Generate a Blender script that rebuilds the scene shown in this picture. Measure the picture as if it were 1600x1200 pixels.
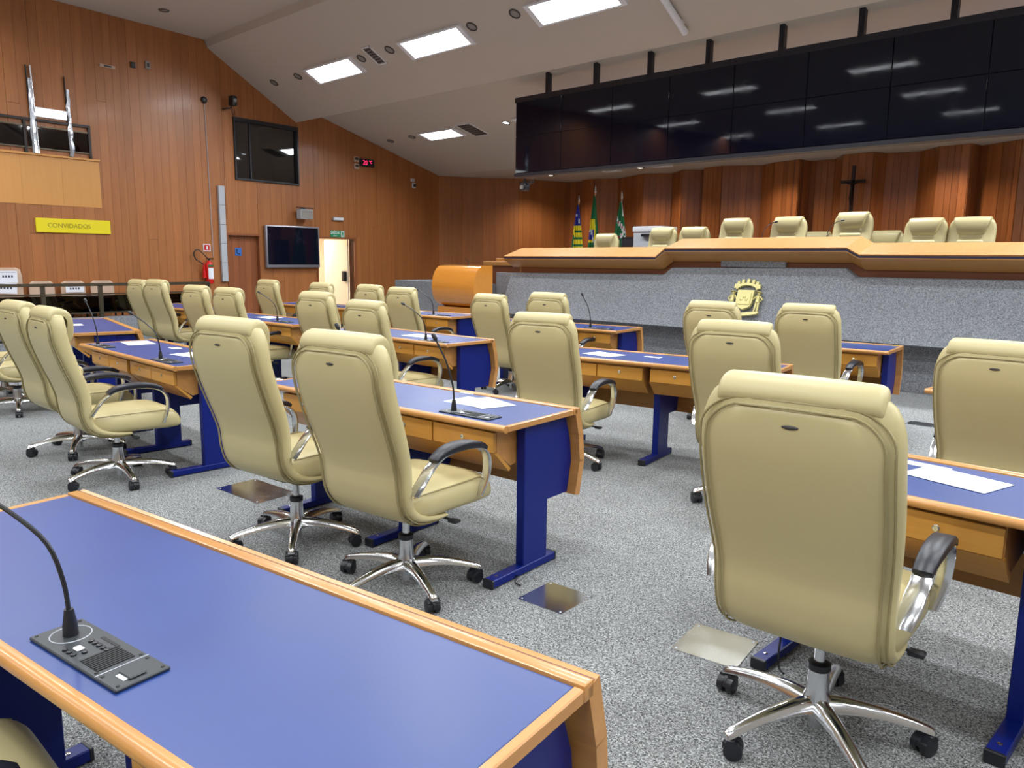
import bpy, bmesh, math, random
from mathutils import Vector, Matrix, noise
PI = math.pi
random.seed(7)
for o in list(bpy.data.objects):
    bpy.data.objects.remove(o)
scene = bpy.context.scene
COL = scene.collection

# ------------------------------------------------------------------ camera
cam_data = bpy.data.cameras.new('camera')
cam_data.sensor_width = 36.0
cam_data.lens = 1213.0 / 1600.0 * 36.0
cam_data.clip_end = 200
cam = bpy.data.objects.new('camera', cam_data)
COL.objects.link(cam)
scene.camera = cam
pitch, roll, yaw = math.radians(9.18), math.radians(0.68), math.radians(43.6)
cp, sp = math.cos(pitch), math.sin(pitch)
Fv = Vector((0, cp, -sp)); R0 = Vector((1, 0, 0)); U0 = R0.cross(Fv)
Rv = R0 * math.cos(roll) + U0 * math.sin(roll)
Uv = Rv.cross(Fv)
mz = Matrix.Rotation(yaw, 3, 'Z')
Fv, Rv, Uv = mz @ Fv, mz @ Rv, mz @ Uv
cam.matrix_world = Matrix(((Rv.x, Uv.x, -Fv.x, 0), (Rv.y, Uv.y, -Fv.y, 0), (Rv.z, Uv.z, -Fv.z, 1.559), (0, 0, 0, 1)))

# ------------------------------------------------------------------ world, exposure
wld = bpy.data.worlds.new('world'); scene.world = wld; wld.use_nodes = True
wld.node_tree.nodes['Background'].inputs[0].default_value = (0.75, 0.8, 0.9, 1)
wld.node_tree.nodes['Background'].inputs[1].default_value = 0.05
vs = scene.view_settings
vs.view_transform = 'Standard'; vs.look = 'None'; vs.gamma = 1.0; vs.use_curve_mapping = False
vs.exposure = 0.0
LAMP_W = 74.0           # one fluorescent panel

# ------------------------------------------------------------------ materials
def new_mat(name):
    m = bpy.data.materials.new(name); m.use_nodes = True
    nt = m.node_tree
    b = nt.nodes['Principled BSDF']
    return m, nt, b
def srgb(r, g, b):
    f = lambda c: ((c / 255 + 0.055) / 1.055) ** 2.4 if c > 10 else c / 255 / 12.92
    return (f(r), f(g), f(b), 1)
def plain(name, col, rough=0.5, metal=0.0, emit=0, spec=0.5, coat=0, bump=0, bscale=200):
    m, nt, b = new_mat(name)
    b.inputs['Base Color'].default_value = col
    b.inputs['Roughness'].default_value = rough
    b.inputs['Metallic'].default_value = metal
    b.inputs['Specular IOR Level'].default_value = spec
    b.inputs['Coat Weight'].default_value = coat
    if emit:
        b.inputs['Emission Color'].default_value = col
        b.inputs['Emission Strength'].default_value = emit
    tc = nt.nodes.new('ShaderNodeTexCoord'); n = nt.nodes.new('ShaderNodeTexNoise')
    n.inputs['Scale'].default_value = bscale if bump else 9
    nt.links.new(tc.outputs['Object'], n.inputs['Vector'])
    if bump:
        bp = nt.nodes.new('ShaderNodeBump'); bp.inputs['Strength'].default_value = bump; bp.inputs['Distance'].default_value = 0.002
        nt.links.new(n.outputs['Fac'], bp.inputs['Height']); nt.links.new(bp.outputs['Normal'], b.inputs['Normal'])
    else:
        mr = nt.nodes.new('ShaderNodeMapRange')
        mr.inputs['To Min'].default_value = max(0, rough - 0.05); mr.inputs['To Max'].default_value = min(1, rough + 0.05)
        nt.links.new(n.outputs['Fac'], mr.inputs['Value']); nt.links.new(mr.outputs['Result'], b.inputs['Roughness'])
    return m
def wood(name, c1, c2, rough, axis, var=0.35, scale=1.0, coat=0.0, spec=0.5):
    """grain runs along the given axis of the object; every piece gets its own tone"""
    m, nt, b = new_mat(name)
    N = nt.nodes.new; L = nt.links.new
    tc = N('ShaderNodeTexCoord'); oi = N('ShaderNodeObjectInfo')
    mp = N('ShaderNodeMapping')
    s = [14 * scale] * 3; s[axis] = 0.7 * scale
    mp.inputs['Scale'].default_value = s
    L(tc.outputs['Object'], mp.inputs['Vector'])
    off = N('ShaderNodeVectorMath'); off.operation = 'MULTIPLY_ADD'
    cmb = N('ShaderNodeCombineXYZ')
    for i in range(3): L(oi.outputs['Random'], cmb.inputs[i])
    off.inputs[1].default_value = (37, 23, 31)
    L(cmb.outputs[0], off.inputs[0]); L(mp.outputs[0], off.inputs[2])
    n1 = N('ShaderNodeTexNoise'); n1.inputs['Scale'].default_value = 1.0; n1.inputs['Detail'].default_value = 5
    n1.inputs['Distortion'].default_value = 0.6
    L(off.outputs[0], n1.inputs['Vector'])
    n2 = N('ShaderNodeTexNoise'); n2.inputs['Scale'].default_value = 5.0; n2.inputs['Detail'].default_value = 3
    L(off.outputs[0], n2.inputs['Vector'])
    mix = N('ShaderNodeMix'); mix.data_type = 'RGBA'
    mix.inputs[6].default_value = c1; mix.inputs[7].default_value = c2
    ad = N('ShaderNodeMath'); ad.operation = 'MULTIPLY_ADD'; ad.inputs[1].default_value = 0.45
    L(n2.outputs['Fac'], ad.inputs[0]); 
    sc = N('ShaderNodeMath'); sc.operation = 'MULTIPLY'; sc.inputs[1].default_value = 0.6
    L(n1.outputs['Fac'], sc.inputs[0]); L(sc.outputs[0], ad.inputs[2])
    L(ad.outputs[0], mix.inputs[0])
    hsv = N('ShaderNodeHueSaturation')
    mr = N('ShaderNodeMapRange'); mr.inputs['To Min'].default_value = 1 - var; mr.inputs['To Max'].default_value = 1 + var
    L(oi.outputs['Random'], mr.inputs['Value']); L(mr.outputs[0], hsv.inputs['Value'])
    L(mix.outputs[2], hsv.inputs['Color']); L(hsv.outputs[0], b.inputs['Base Color'])
    b.inputs['Roughness'].default_value = rough; b.inputs['Coat Weight'].default_value = coat
    b.inputs['Coat Roughness'].default_value = 0.12; b.inputs['Specular IOR Level'].default_value = spec
    bp = N('ShaderNodeBump'); bp.inputs['Strength'].default_value = 0.12; bp.inputs['Distance'].default_value = 0.002
    L(n2.outputs['Fac'], bp.inputs['Height']); L(bp.outputs[0], b.inputs['Normal'])
    return m
def carpet(name, cd, cm, cl, scale=120, bump=0.8):
    m, nt, b = new_mat(name)
    N = nt.nodes.new; L = nt.links.new
    tc = N('ShaderNodeTexCoord')
    n1 = N('ShaderNodeTexNoise'); n1.inputs['Scale'].default_value = scale; n1.inputs['Detail'].default_value = 2
    n1.inputs['Distortion'].default_value = 1.2
    L(tc.outputs['Object'], n1.inputs['Vector'])
    cr = N('ShaderNodeValToRGB'); e = cr.color_ramp.elements
    e[0].position = 0.36; e[0].color = cd; e[1].position = 0.66; e[1].color = cl
    k = cr.color_ramp.elements.new(0.5); k.color = cm
    L(n1.outputs['Fac'], cr.inputs[0])
    n2 = N('ShaderNodeTexNoise'); n2.inputs['Scale'].default_value = 1.3; n2.inputs['Detail'].default_value = 4
    L(tc.outputs['Object'], n2.inputs['Vector'])
    mr = N('ShaderNodeMapRange'); mr.inputs['To Min'].default_value = 0.86; mr.inputs['To Max'].default_value = 1.12
    L(n2.outputs['Fac'], mr.inputs['Value'])
    hsv = N('ShaderNodeHueSaturation'); L(mr.outputs[0], hsv.inputs['Value']); L(cr.outputs[0], hsv.inputs['Color'])
    L(hsv.outputs[0], b.inputs['Base Color'])
    b.inputs['Roughness'].default_value = 0.95; b.inputs['Specular IOR Level'].default_value = 0.1
    bp = N('ShaderNodeBump'); bp.inputs['Strength'].default_value = bump; bp.inputs['Distance'].default_value = 0.006
    L(n1.outputs['Fac'], bp.inputs['Height']); L(bp.outputs[0], b.inputs['Normal'])
    return m
M = {}
M['leather'] = plain('cream_leather', srgb(194, 181, 134), 0.40, bump=0.15, bscale=350, spec=0.45)
M['leather_seam'] = plain('cream_piping', srgb(152, 140, 98), 0.5)
M['beige_fabric'] = plain('beige_upholstery', srgb(190, 165, 145), 0.8, bump=0.3)
M['chrome'] = plain('polished_aluminium', (0.66, 0.67, 0.69, 1), 0.18, 1.0)
M['steel_plate'] = plain('steel_floor_plate', (0.72, 0.74, 0.76, 1), 0.16, 1.0)
M['black_plastic'] = plain('black_plastic', (0.012, 0.013, 0.018, 1), 0.35)
M['black_pad'] = plain('black_arm_pad', (0.008, 0.009, 0.016, 1), 0.4)
M['console'] = plain('dark_grey_console', (0.032, 0.037, 0.042, 1), 0.42)
M['grille'] = plain('console_grille', (0.010, 0.011, 0.012, 1), 0.6)
M['blue_steel'] = plain('blue_painted_steel', srgb(8, 28, 112), 0.36, spec=0.3)
def laminate():
    m, nt, b = new_mat('blue_laminate'); N = nt.nodes.new; L = nt.links.new
    tc = N('ShaderNodeTexCoord'); n = N('ShaderNodeTexNoise'); n.inputs['Scale'].default_value = 3.5; n.inputs['Detail'].default_value = 5
    L(tc.outputs['Object'], n.inputs['Vector'])
    mx = N('ShaderNodeMix'); mx.data_type = 'RGBA'
    mx.inputs[6].default_value = srgb(24, 52, 112); mx.inputs[7].default_value = srgb(33, 61, 130)
    L(n.outputs['Fac'], mx.inputs[0]); L(mx.outputs[2], b.inputs['Base Color'])
    mr = N('ShaderNodeMapRange'); mr.inputs['To Min'].default_value = 0.34; mr.inputs['To Max'].default_value = 0.44
    L(n.outputs['Fac'], mr.inputs['Value']); L(mr.outputs[0], b.inputs['Roughness'])
    b.inputs['Specular IOR Level'].default_value = 0.75
    return m
M['laminate'] = laminate()
M['desk_wood'] = wood('desk_beech_wood', srgb(166, 110, 54), srgb(208, 154, 90), 0.30, 0, 0.06, 1.2, coat=0.15)
M['desk_wood_y'] = wood('desk_beech_end_grain', srgb(166, 110, 54), srgb(208, 154, 90), 0.32, 1, 0.04, 1.2, coat=0.15)
M['drawer_wood'] = wood('drawer_front_wood', srgb(180, 122, 44), srgb(210, 154, 72), 0.32, 0, 0.06, 1.6, coat=0.15)
M['brown_board'] = wood('brown_modesty_board', srgb(96, 52, 28), srgb(126, 72, 40), 0.45, 0, 0.08)
M['counter_wood'] = wood('dais_counter_wood', srgb(196, 138, 80), srgb(220, 168, 110), 0.26, 1, 0.04, 0.5, coat=0.4)
M['fascia_wood'] = wood('dais_fascia_wood', srgb(170, 118, 58), srgb(192, 142, 80), 0.35, 2, 0.05, 0.5, coat=0.2)
M['lectern_wood'] = wood('lectern_wood', srgb(198, 126, 44), srgb(216, 146, 62), 0.16, 0, 0.0, 0.6, coat=0.7)
M['plank'] = wood('wall_plank_wood', srgb(136, 77, 40), srgb(182, 119, 67), 0.44, 2, 0.08, 1.0, coat=0.04)
M['plank_dark'] = wood('front_wall_plank_wood', srgb(118, 65, 34), srgb(178, 110, 62), 0.26, 2, 0.18, 1.0, coat=0.3)
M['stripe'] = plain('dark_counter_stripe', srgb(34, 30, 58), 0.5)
M['wall_back'] = wood('wall_wood_backing', srgb(84, 44, 22), srgb(118, 66, 34), 0.5, 2, 0.0)
M['room_wood'] = wood('plain_room_wood', srgb(136, 84, 54), srgb(170, 112, 76), 0.4, 2, 0.0)
M['room_paint'] = plain('greige_wall_paint', srgb(160, 152, 142), 0.8)
M['door_wood'] = wood('door_wood', srgb(118, 64, 38), srgb(156, 96, 60), 0.36, 2, 0.1)
M['balcony_wood'] = wood('balcony_wood', srgb(196, 134, 66), srgb(216, 158, 88), 0.4, 2, 0.06, 0.5)
M['ceiling'] = plain('ceiling_paint', srgb(192, 182, 172), 0.85, bump=0.1, bscale=30)
M['soffit'] = plain('soffit_paint', srgb(206, 186, 166), 0.85)
M['white'] = plain('white_paint', srgb(225, 228, 235), 0.5)
M['paper'] = plain('white_paper', srgb(232, 236, 246), 0.7)
M['ink'] = plain('dark_ink', srgb(70, 72, 82), 0.7)
M['lamp_frame'] = plain('lamp_frame_white', srgb(225, 225, 230), 0.5)
M['diffuser'] = plain('lamp_diffuser', (0.93, 0.97, 1.0, 1), 0.5, emit=6)
M['warm_lamp'] = plain('warm_downlight', (1.0, 0.86, 0.68, 1), 0.5, emit=9)
M['cool_lamp'] = plain('small_cool_downlight', (0.9, 0.97, 1.0, 1), 0.5, emit=3)
M['dark_ring'] = plain('dark_speaker_ring', srgb(60, 55, 52), 0.5)
M['grey_mesh'] = plain('grey_speaker_mesh', srgb(140, 135, 130), 0.6)
M['screen'] = plain('black_glass_screen', (0.004, 0.005, 0.014, 1), 0.03, spec=0.38)
M['screen_frame'] = plain('screen_bezel', (0.02, 0.02, 0.03, 1), 0.4)
M['seam_grey'] = plain('screen_seam_grey', srgb(84, 88, 106), 0.5)
M['tv_frame'] = plain('silver_tv_frame', srgb(150, 150, 160), 0.35, 0.6)
M['yellow'] = plain('yellow_sign', srgb(232, 214, 10), 0.5)
M['olive'] = plain('olive_lettering', srgb(150, 138, 20), 0.5)
M['red'] = plain('extinguisher_red', srgb(200, 24, 22), 0.3)
M['green_sign'] = plain('green_exit_sign', srgb(20, 140, 90), 0.5, emit=0)
M['blue_sign'] = plain('blue_phone_sign', srgb(50, 105, 185), 0.5)
M['led'] = plain('red_led', (1.0, 0.03, 0.16, 1), 0.5, emit=1.6)
M['bronze'] = plain('bronze_rail_metal', srgb(92, 84, 70), 0.35, 0.7)
M['dark_rail'] = plain('dark_rail_metal', srgb(50, 44, 42), 0.35, 0.6)
M['gold'] = plain('gold_emblem', srgb(214, 205, 140), 0.38, 0.3, bump=0.5, bscale=60)
M['dark_wood'] = plain('dark_crucifix_wood', srgb(42, 24, 18), 0.4)
M['corpus'] = plain('dark_bronze_figure', srgb(38, 32, 30), 0.3, 0.6)
M['cream_wall'] = plain('corridor_cream_paint', srgb(246, 230, 204), 0.7)
M['booth'] = plain('dark_booth_interior', srgb(26, 26, 32), 0.6)
M['foil'] = plain('silver_plastic_wrap', srgb(215, 220, 230), 0.2, 0.75, bump=1.0, bscale=18)
M['flag_blue'] = plain('flag_blue', srgb(30, 40, 150), 0.7); M['flag_green'] = plain('flag_green', srgb(14, 110, 62), 0.7)
M['flag_yellow'] = plain('flag_yellow', srgb(235, 215, 30), 0.7); M['flag_white'] = plain('flag_white', srgb(225, 228, 228), 0.7)
M['flag_red'] = plain('flag_red', srgb(160, 40, 60), 0.7)
M['grey_plastic'] = plain('light_grey_plastic', srgb(176, 180, 188), 0.5)
M['carpet'] = carpet('grey_loop_carpet', srgb(62, 64, 64), srgb(128, 130, 130), srgb(192, 194, 194), 150)
M['carpet_wall'] = carpet('grey_carpet_cladding', srgb(100, 103, 109), srgb(133, 137, 144), srgb(164, 168, 175), 85, 0.5)
def glass(name, tint, alpha):
    m, nt, b = new_mat(name); N = nt.nodes.new; L = nt.links.new
    out = nt.nodes['Material Output']
    tr = N('ShaderNodeBsdfTransparent'); tr.inputs[0].default_value = tint
    gl = N('ShaderNodeBsdfGlossy'); gl.inputs['Roughness'].default_value = 0.03
    fr = N('ShaderNodeFresnel'); fr.inputs[0].default_value = 1.5
    ad = N('ShaderNodeMath'); ad.operation = 'ADD'; ad.inputs[1].default_value = alpha; ad.use_clamp = True
    L(fr.outputs[0], ad.inputs[0])
    mx = N('ShaderNodeMixShader'); L(ad.outputs[0], mx.inputs[0]); L(tr.outputs[0], mx.inputs[1]); L(gl.outputs[0], mx.inputs[2])
    L(mx.outputs[0], out.inputs[0]); nt.nodes.remove(b)
    return m
M['glass'] = glass('booth_glass', (0.55, 0.57, 0.6, 1), 0.08)
M['smoked'] = glass('smoked_glass', (0.30, 0.22, 0.20, 1), 0.03)

M['smoked_dark'] = glass('dark_smoked_glass', (0.05, 0.05, 0.06, 1), 0.02)

# ------------------------------------------------------------------ mesh helpers
class B:
    def __init__(s): s.v = []; s.f = []; s.m = []; s.mi = 0
    def add(s, vs, fs):
        n = len(s.v); s.v += [tuple(p) for p in vs]; s.f += [tuple(i + n for i in f) for f in fs]; s.m += [s.mi] * len(fs)
        return s
    def box(s, x0, x1, y0, y1, z0, z1, T=None):
        vs = [Vector(p) for p in ((x0, y0, z0), (x1, y0, z0), (x1, y1, z0), (x0, y1, z0), (x0, y0, z1), (x1, y0, z1), (x1, y1, z1), (x0, y1, z1))]
        if T: vs = [T @ p for p in vs]
        return s.add(vs, [(0, 3, 2, 1), (4, 5, 6, 7), (0, 1, 5, 4), (1, 2, 6, 5), (2, 3, 7, 6), (3, 0, 4, 7)])
    def bbox(s, x0, x1, y0, y1, z0, z1, r=0.01, seg=2, T=None):
        bm = bmesh.new()
        bmesh.ops.create_cube(bm, size=1)
        for v in bm.verts:
            v.co = Vector(((x0 + x1) / 2 + v.co.x * (x1 - x0), (y0 + y1) / 2 + v.co.y * (y1 - y0), (z0 + z1) / 2 + v.co.z * (z1 - z0)))
        bmesh.ops.bevel(bm, geom=bm.edges[:], offset=r, segments=seg, affect='EDGES', profile=0.5)
        bm.verts.index_update()
        vs = [T @ v.co if T else v.co.copy() for v in bm.verts]
        fs = [tuple(v.index for v in f.verts) for f in bm.faces]; bm.free()
        return s.add(vs, fs)
    def loft(s, rings, cap=True, closed=True):
        n = len(rings[0]); vs = [p for r in rings for p in r]; fs = []
        for i in range(len(rings) - 1):
            for j in range(n if closed else n - 1):
                k = (j + 1) % n
                fs.append((i * n + j, i * n + k, (i + 1) * n + k, (i + 1) * n + j))
        if cap:
            fs.append(tuple(range(n - 1, -1, -1))); fs.append(tuple(range((len(rings) - 1) * n, len(rings) * n)))
        return s.add(vs, fs)
    def tube(s, pts, rad, n=10, cap=True):
        pts = [Vector(p) for p in pts]
        if not isinstance(rad, (list, tuple)): rad = [rad] * len(pts)
        rings = []; up = None
        for i, p in enumerate(pts):
            t = (pts[min(i + 1, len(pts) - 1)] - pts[max(i - 1, 0)]).normalized()
            if up is None:
                up = Vector((0, 0, 1)) if abs(t.z) < 0.9 else Vector((1, 0, 0))
            a = t.cross(up).normalized(); b = a.cross(t).normalized(); up = b
            rings.append([p + (a * math.cos(2 * PI * k / n) + b * math.sin(2 * PI * k / n)) * rad[i] for k in range(n)])
        return s.loft(rings, cap)
    def bar(s, pts, w, t, wdir=(1, 0, 0)):
        """flat bar swept along pts; width along wdir, thickness perpendicular"""
        pts = [Vector(p) for p in pts]; wd = Vector(wdir).normalized(); rings = []
        for i, p in enumerate(pts):
            tg = (pts[min(i + 1, len(pts) - 1)] - pts[max(i - 1, 0)]).normalized()
            nn = tg.cross(wd).normalized()
            ww = w[i] if isinstance(w, list) else w; tt = t[i] if isinstance(t, list) else t
            ring = []
            for (a, b) in ((-1, -.5), (-.8, -1), (.8, -1), (1, -.5), (1, .5), (.8, 1), (-.8, 1), (-1, .5)):
                ring.append(p + wd * a * ww / 2 + nn * b * tt / 2)
            rings.append(ring)
        return s.loft(rings)
    def lathe(s, prof, n=20, T=None):
        rings = [[Vector((r * math.cos(2 * PI * k / n), r * math.sin(2 * PI * k / n), z)) for k in range(n)] for r, z in prof]
        if T: rings = [[T @ p for p in r] for r in rings]
        return s.loft(rings)
    def prism(s, poly, axis, a, b, T=None):
        def mk(p, q):
            c = {0: (q, p[0], p[1]), 1: (p[0], q, p[1]), 2: (p[0], p[1], q)}[axis]
            return T @ Vector(c) if T else Vector(c)
        n = len(poly); vs = [mk(p, a) for p in poly] + [mk(p, b) for p in poly]
        fs = [(i, (i + 1) % n, n + (i + 1) % n, n + i) for i in range(n)] + [tuple(range(n - 1, -1, -1)), tuple(range(n, 2 * n))]
        return s.add(vs, fs)
    def ball(s, c, r, n=10):
        if not isinstance(r, (list, tuple)): r = (r, r, r)
        rings = []
        for i in range(n // 2 + 1):
            a = PI * i / (n // 2); q = max(math.sin(a), 0.02)
            rings.append([Vector((c[0] + r[0] * q * math.cos(2 * PI * k / n), c[1] + r[1] * q * math.sin(2 * PI * k / n), c[2] - r[2] * math.cos(a))) for k in range(n)])
        return s.loft(rings)
def obj(name, b, mat, parent=None, loc=None, smooth=35, rot=None):
    me = bpy.data.meshes.new(name)
    me.from_pydata(b.v, [], b.f)
    bm = bmesh.new(); bm.from_mesh(me); bmesh.ops.recalc_face_normals(bm, faces=bm.faces[:]); bm.to_mesh(me); bm.free()
    for mm in (mat if isinstance(mat, list) else [mat]): me.materials.append(mm)
    if isinstance(mat, list):
        for p, i in zip(me.polygons, b.m): p.material_index = i
    if smooth:
        me.polygons.foreach_set('use_smooth', [True] * len(me.polygons))
        me.set_sharp_from_angle(angle=math.radians(smooth))
    me.update()
    o = bpy.data.objects.new(name, me); COL.objects.link(o)
    if parent: o.parent = parent
    if loc: o.location = loc
    if rot: o.rotation_euler = rot
    return o
def thing(name, label, cat, loc=(0, 0, 0), rz=0, group=None, kind=None):
    o = bpy.data.objects.new(name, None); COL.objects.link(o); o.empty_display_size = 0.1
    o.location = loc; o.rotation_euler = (0, 0, rz)
    if label: o['label'] = label
    if cat: o['category'] = cat
    if group: o['group'] = group
    if kind: o['kind'] = kind
    return o
def tag(o, label, cat, group=None):
    o['label'] = label; o['category'] = cat
    if group: o['group'] = group
    return o
def struct(o, label=None, cat=None):
    o['kind'] = 'structure'
    if label: o['label'] = label
    if cat: o['category'] = cat
    return o
def copy_tree(o, parent=None):
    c = o.copy(); COL.objects.link(c); c.parent = parent
    for ch in list(o.children): copy_tree(ch, c)
    return c
def text(name, s, size, mat, parent, T, depth=0.001, weight=0.0, align='CENTER'):
    cu = bpy.data.curves.new(name, 'FONT'); cu.body = s; cu.size = size; cu.extrude = depth; cu.offset = weight
    cu.align_x = align; cu.align_y = 'CENTER'; cu.resolution_u = 3
    to = bpy.data.objects.new(name, cu); COL.objects.link(to)
    dg = bpy.context.evaluated_depsgraph_get()
    me = bpy.data.meshes.new_from_object(to.evaluated_get(dg))
    bpy.data.objects.remove(to)
    me.materials.clear(); me.materials.append(mat)
    me.transform(T)
    o = bpy.data.objects.new(name, me); COL.objects.link(o); o.parent = parent
    return o
def smooth_path(pts, k=4):
    """Catmull-Rom through tuples of any length"""
    out = []
    P = [pts[0]] + list(pts) + [pts[-1]]
    for i in range(1, len(P) - 2):
        a, b, c, d = P[i - 1], P[i], P[i + 1], P[i + 2]
        for j in range(k):
            t = j / k
            out.append(tuple(0.5 * (2 * b[m] + (c[m] - a[m]) * t + (2 * a[m] - 5 * b[m] + 4 * c[m] - d[m]) * t * t + (3 * b[m] - a[m] - 3 * c[m] + d[m]) * t ** 3) for m in range(len(b))))
    out.append(tuple(pts[-1])); return out

# ------------------------------------------------------------------ room geometry
LP = Vector((-15.3, 10.17)); LD = Vector((-0.115, 0.993)).normalized(); LN = Vector((LD.y, -LD.x))   # left wall: point, direction, inward normal
LROT = math.atan2(LD.y, LD.x)      # local x along the wall, local y points out of the room
def lwm(s, z=0.0, off=0.0):
    """frame on the left wall: x along it, y into the room, z up"""
    p = LP + LD * s + LN * off
    return Matrix.Translation((p.x, p.y, z)) @ Matrix.Rotation(LROT, 4, 'Z') @ Matrix.Scale(-1, 4, (0, 1, 0))
def lwp(s, z=0.0, off=0.0):
    p = LP + LD * s + LN * off
    return (p.x, p.y, z)
# yaw for a thing whose local -y looks into the room from the left wall, local x to the right as seen from the room
LFACE = LROT
CEIL = [(-8.0, 5.7), (7.16, 5.56), (7.19, 5.44), (9.20, 4.35), (9.25, 4.71), (13.63, 3.65)]
def ceil_z(y):
    for (a, za), (b, zb) in zip(CEIL, CEIL[1:]):
        if a <= y <= b: return za + (zb - za) * (y - a) / (b - a)
    return 3.65 if y > 13.63 else 5.7
RX = 5.6   # right wall

# floor
struct(obj('floor', B().box(-17.5, RX, -8, 17.6, -0.12, 0), M['carpet'], smooth=0), 'grey speckled loop carpet covering the whole chamber floor', 'floor')
# ceiling in sloping panels
c = B()
th = 0.10
low = CEIL + [(17.6, 3.65)]
poly = [(y, z) for y, z in low] + [(17.6, 6.2), (-8.0, 6.2)]
c.prism(poly, 0, -17.5, RX)
ceiling = struct(obj('ceiling', c, M['ceiling'], smooth=0), 'warm white ceiling in long sloping stepped panels', 'ceiling')

def planks(parent, A, D, N, s0, s1, ztop, holes, w, mat, breaks=0.35, rnd=None, proud=0.018, zlo=0.0):
    """vertical boards on a wall: A point, D direction, N inward normal (2-D)"""
    rnd = rnd or random
    s = s0; k = 0
    while s < s1 - 0.02:
        ww = min(w * rnd.uniform(0.8, 1.2), s1 - s)
        cuts = [s, s + ww]
        for h in holes:
            for e in (h[0], h[1]):
                if s + 0.02 < e < s + ww - 0.02: cuts.append(e)
        cuts = sorted(cuts)
        for a, b in zip(cuts, cuts[1:]):
            mid = (a + b) / 2; top = ztop(mid)
            zs = [(zlo, top)]
            for h in holes:
                if h[0] < mid < h[1]:
                    nz = []
                    for lo, hi in zs:
                        if h[2] > lo: nz.append((lo, min(hi, h[2])))
                        if h[3] < hi: nz.append((max(lo, h[3]), hi))
                    zs = [q for q in nz if q[1] - q[0] > 0.03]
            out = []
            for lo, hi in zs:
                if hi - lo > 2.2 and rnd.random() < breaks:
                    m = lo + (hi - lo) * rnd.uniform(0.3, 0.75); out += [(lo, m), (m, hi)]
                else: out.append((lo, hi))
            for lo, hi in out:
                pr = proud + rnd.uniform(-0.003, 0.003); g = 0.0016 if mat.name != 'front_wall_plank_wood' else 0.003
                x0, x1 = a + g, b - g
                hb0 = min(ztop(x0), hi) if hi >= top - 1e-4 else hi - g
                hb1 = min(ztop(x1), hi + 9) if hi >= top - 1e-4 else hi - g
                if hi >= top - 1e-4: hb0 = ztop(x0); hb1 = ztop(x1)
                q = []
                for off in (0.0, pr):
                    for (sx, z) in ((x0, lo + (g if lo > zlo else 0)), (x1, lo + (g if lo > zlo else 0)), (x1, hb1 - 0.002), (x0, hb0 - 0.002)):
                        p = A + D * sx + N * off; q.append((p.x, p.y, z))
                bb = B().add(q, [(0, 1, 2, 3), (4, 7, 6, 5), (0, 4, 5, 1), (1, 5, 6, 2), (2, 6, 7, 3), (3, 7, 4, 0)])
                obj('plank', bb, mat, parent, smooth=0)
        s += ww
# left wall with openings: booth window, two doors
WIN = (-2.51, -0.96, 3.05, 4.25); DPH = (-2.74, -2.02, 0.0, 1.97); DEX = (-0.50, 0.56, 0.0, 1.95)
wl = thing('wall_left', 'tall left wall of vertical reddish wooden boards', 'wall', kind='structure')
back = B()
def lw_slab(s0, s1, z0, z1, y0=-0.16, y1=0.0):
    zt = lambda s: ceil_z((LP + LD * s).y)
    T0 = lwm(0)
    q = []
    for off in (y1, y0):
        for (s, z) in ((s0, z0), (s1, z0), (s1, z1 if z1 else zt(s1)), (s0, z1 if z1 else zt(s0))):
            q.append(Vector(lwp(s, z, off)))
    back.add(q, [(0, 1, 2, 3), (4, 7, 6, 5), (0, 4, 5, 1), (1, 5, 6, 2), (2, 6, 7, 3), (3, 7, 4, 0)])
S_END = 3.49
brk = [-18.3, -9, -5, -3.0, -2.96, DPH[0], WIN[0], DPH[1], WIN[1], -0.93, DEX[0], DEX[1], 1.2, 2.3, S_END]
brk = sorted(set(brk))
for a, b in zip(brk, brk[1:]):
    m = (a + b) / 2
    zs = [(0, None)]
    if DPH[0] < m < DPH[1] and WIN[0] < m < WIN[1]: zs = [(1.97, 3.05), (4.25, None)]
    elif DPH[0] < m < DPH[1]: zs = [(1.97, None)]
    elif WIN[0] < m < WIN[1]: zs = [(0, 3.05), (4.25, None)]
    elif DEX[0] < m < DEX[1]: zs = [(1.95, None)]
    for z0, z1 in zs: lw_slab(a, b, z0, z1)
obj('backing', back, M['wall_back'], wl, smooth=0)
rp = random.Random(3)
zt = lambda s: ceil_z((LP + LD * s).y)
planks(wl, LP, LD, LN, -10.5, -3.0, zt, [], 0.17, M['plank'], 0.35, rp, 0.04)
planks(wl, LP, LD, LN, -3.0, S_END, zt, [WIN, DPH, DEX], 0.135, M['plank'], 0.25, rp, 0.018)
# front-left facets and pleated front wall
FL = [Vector((-15.70, 13.63)), Vector((-15.37, 14.33)), Vector((-14.5, 15.4)), Vector((-14.15, 16.95))]
def facet_wall(name, pts, w, mat, label, seed, ztopv=3.65, zlo=0.0):
    root = thing(name, label, 'wall', kind='structure'); bb = B(); rr = random.Random(seed)
    for a, b in zip(pts, pts[1:]):
        d = (b - a); L = d.length; d.normalize(); n = Vector((d.y, -d.x))
        q = []
        for off in (0, -0.12):
            for (p, z) in ((a, zlo), (b, zlo), (b, ztopv), (a, ztopv)): q.append((p.x + n.x * off, p.y + n.y * off, z))
        bb.add(q, [(0, 1, 2, 3), (4, 7, 6, 5), (0, 4, 5, 1), (1, 5, 6, 2), (2, 6, 7, 3), (3, 7, 4, 0)])
        k = max(1, round(L / w))
        planks(root, a, d, n, 0.0, L, lambda s: ztopv, [], L / k / 1.0, mat, 0.0, rr, 0.012, zlo)
    obj('backing', bb, M['wall_back'], root, smooth=0)
    return root
facet_wall('wall_front_left', FL, 0.15, M['plank'], 'angled wood boarded wall section left of the flags', 5)
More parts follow.
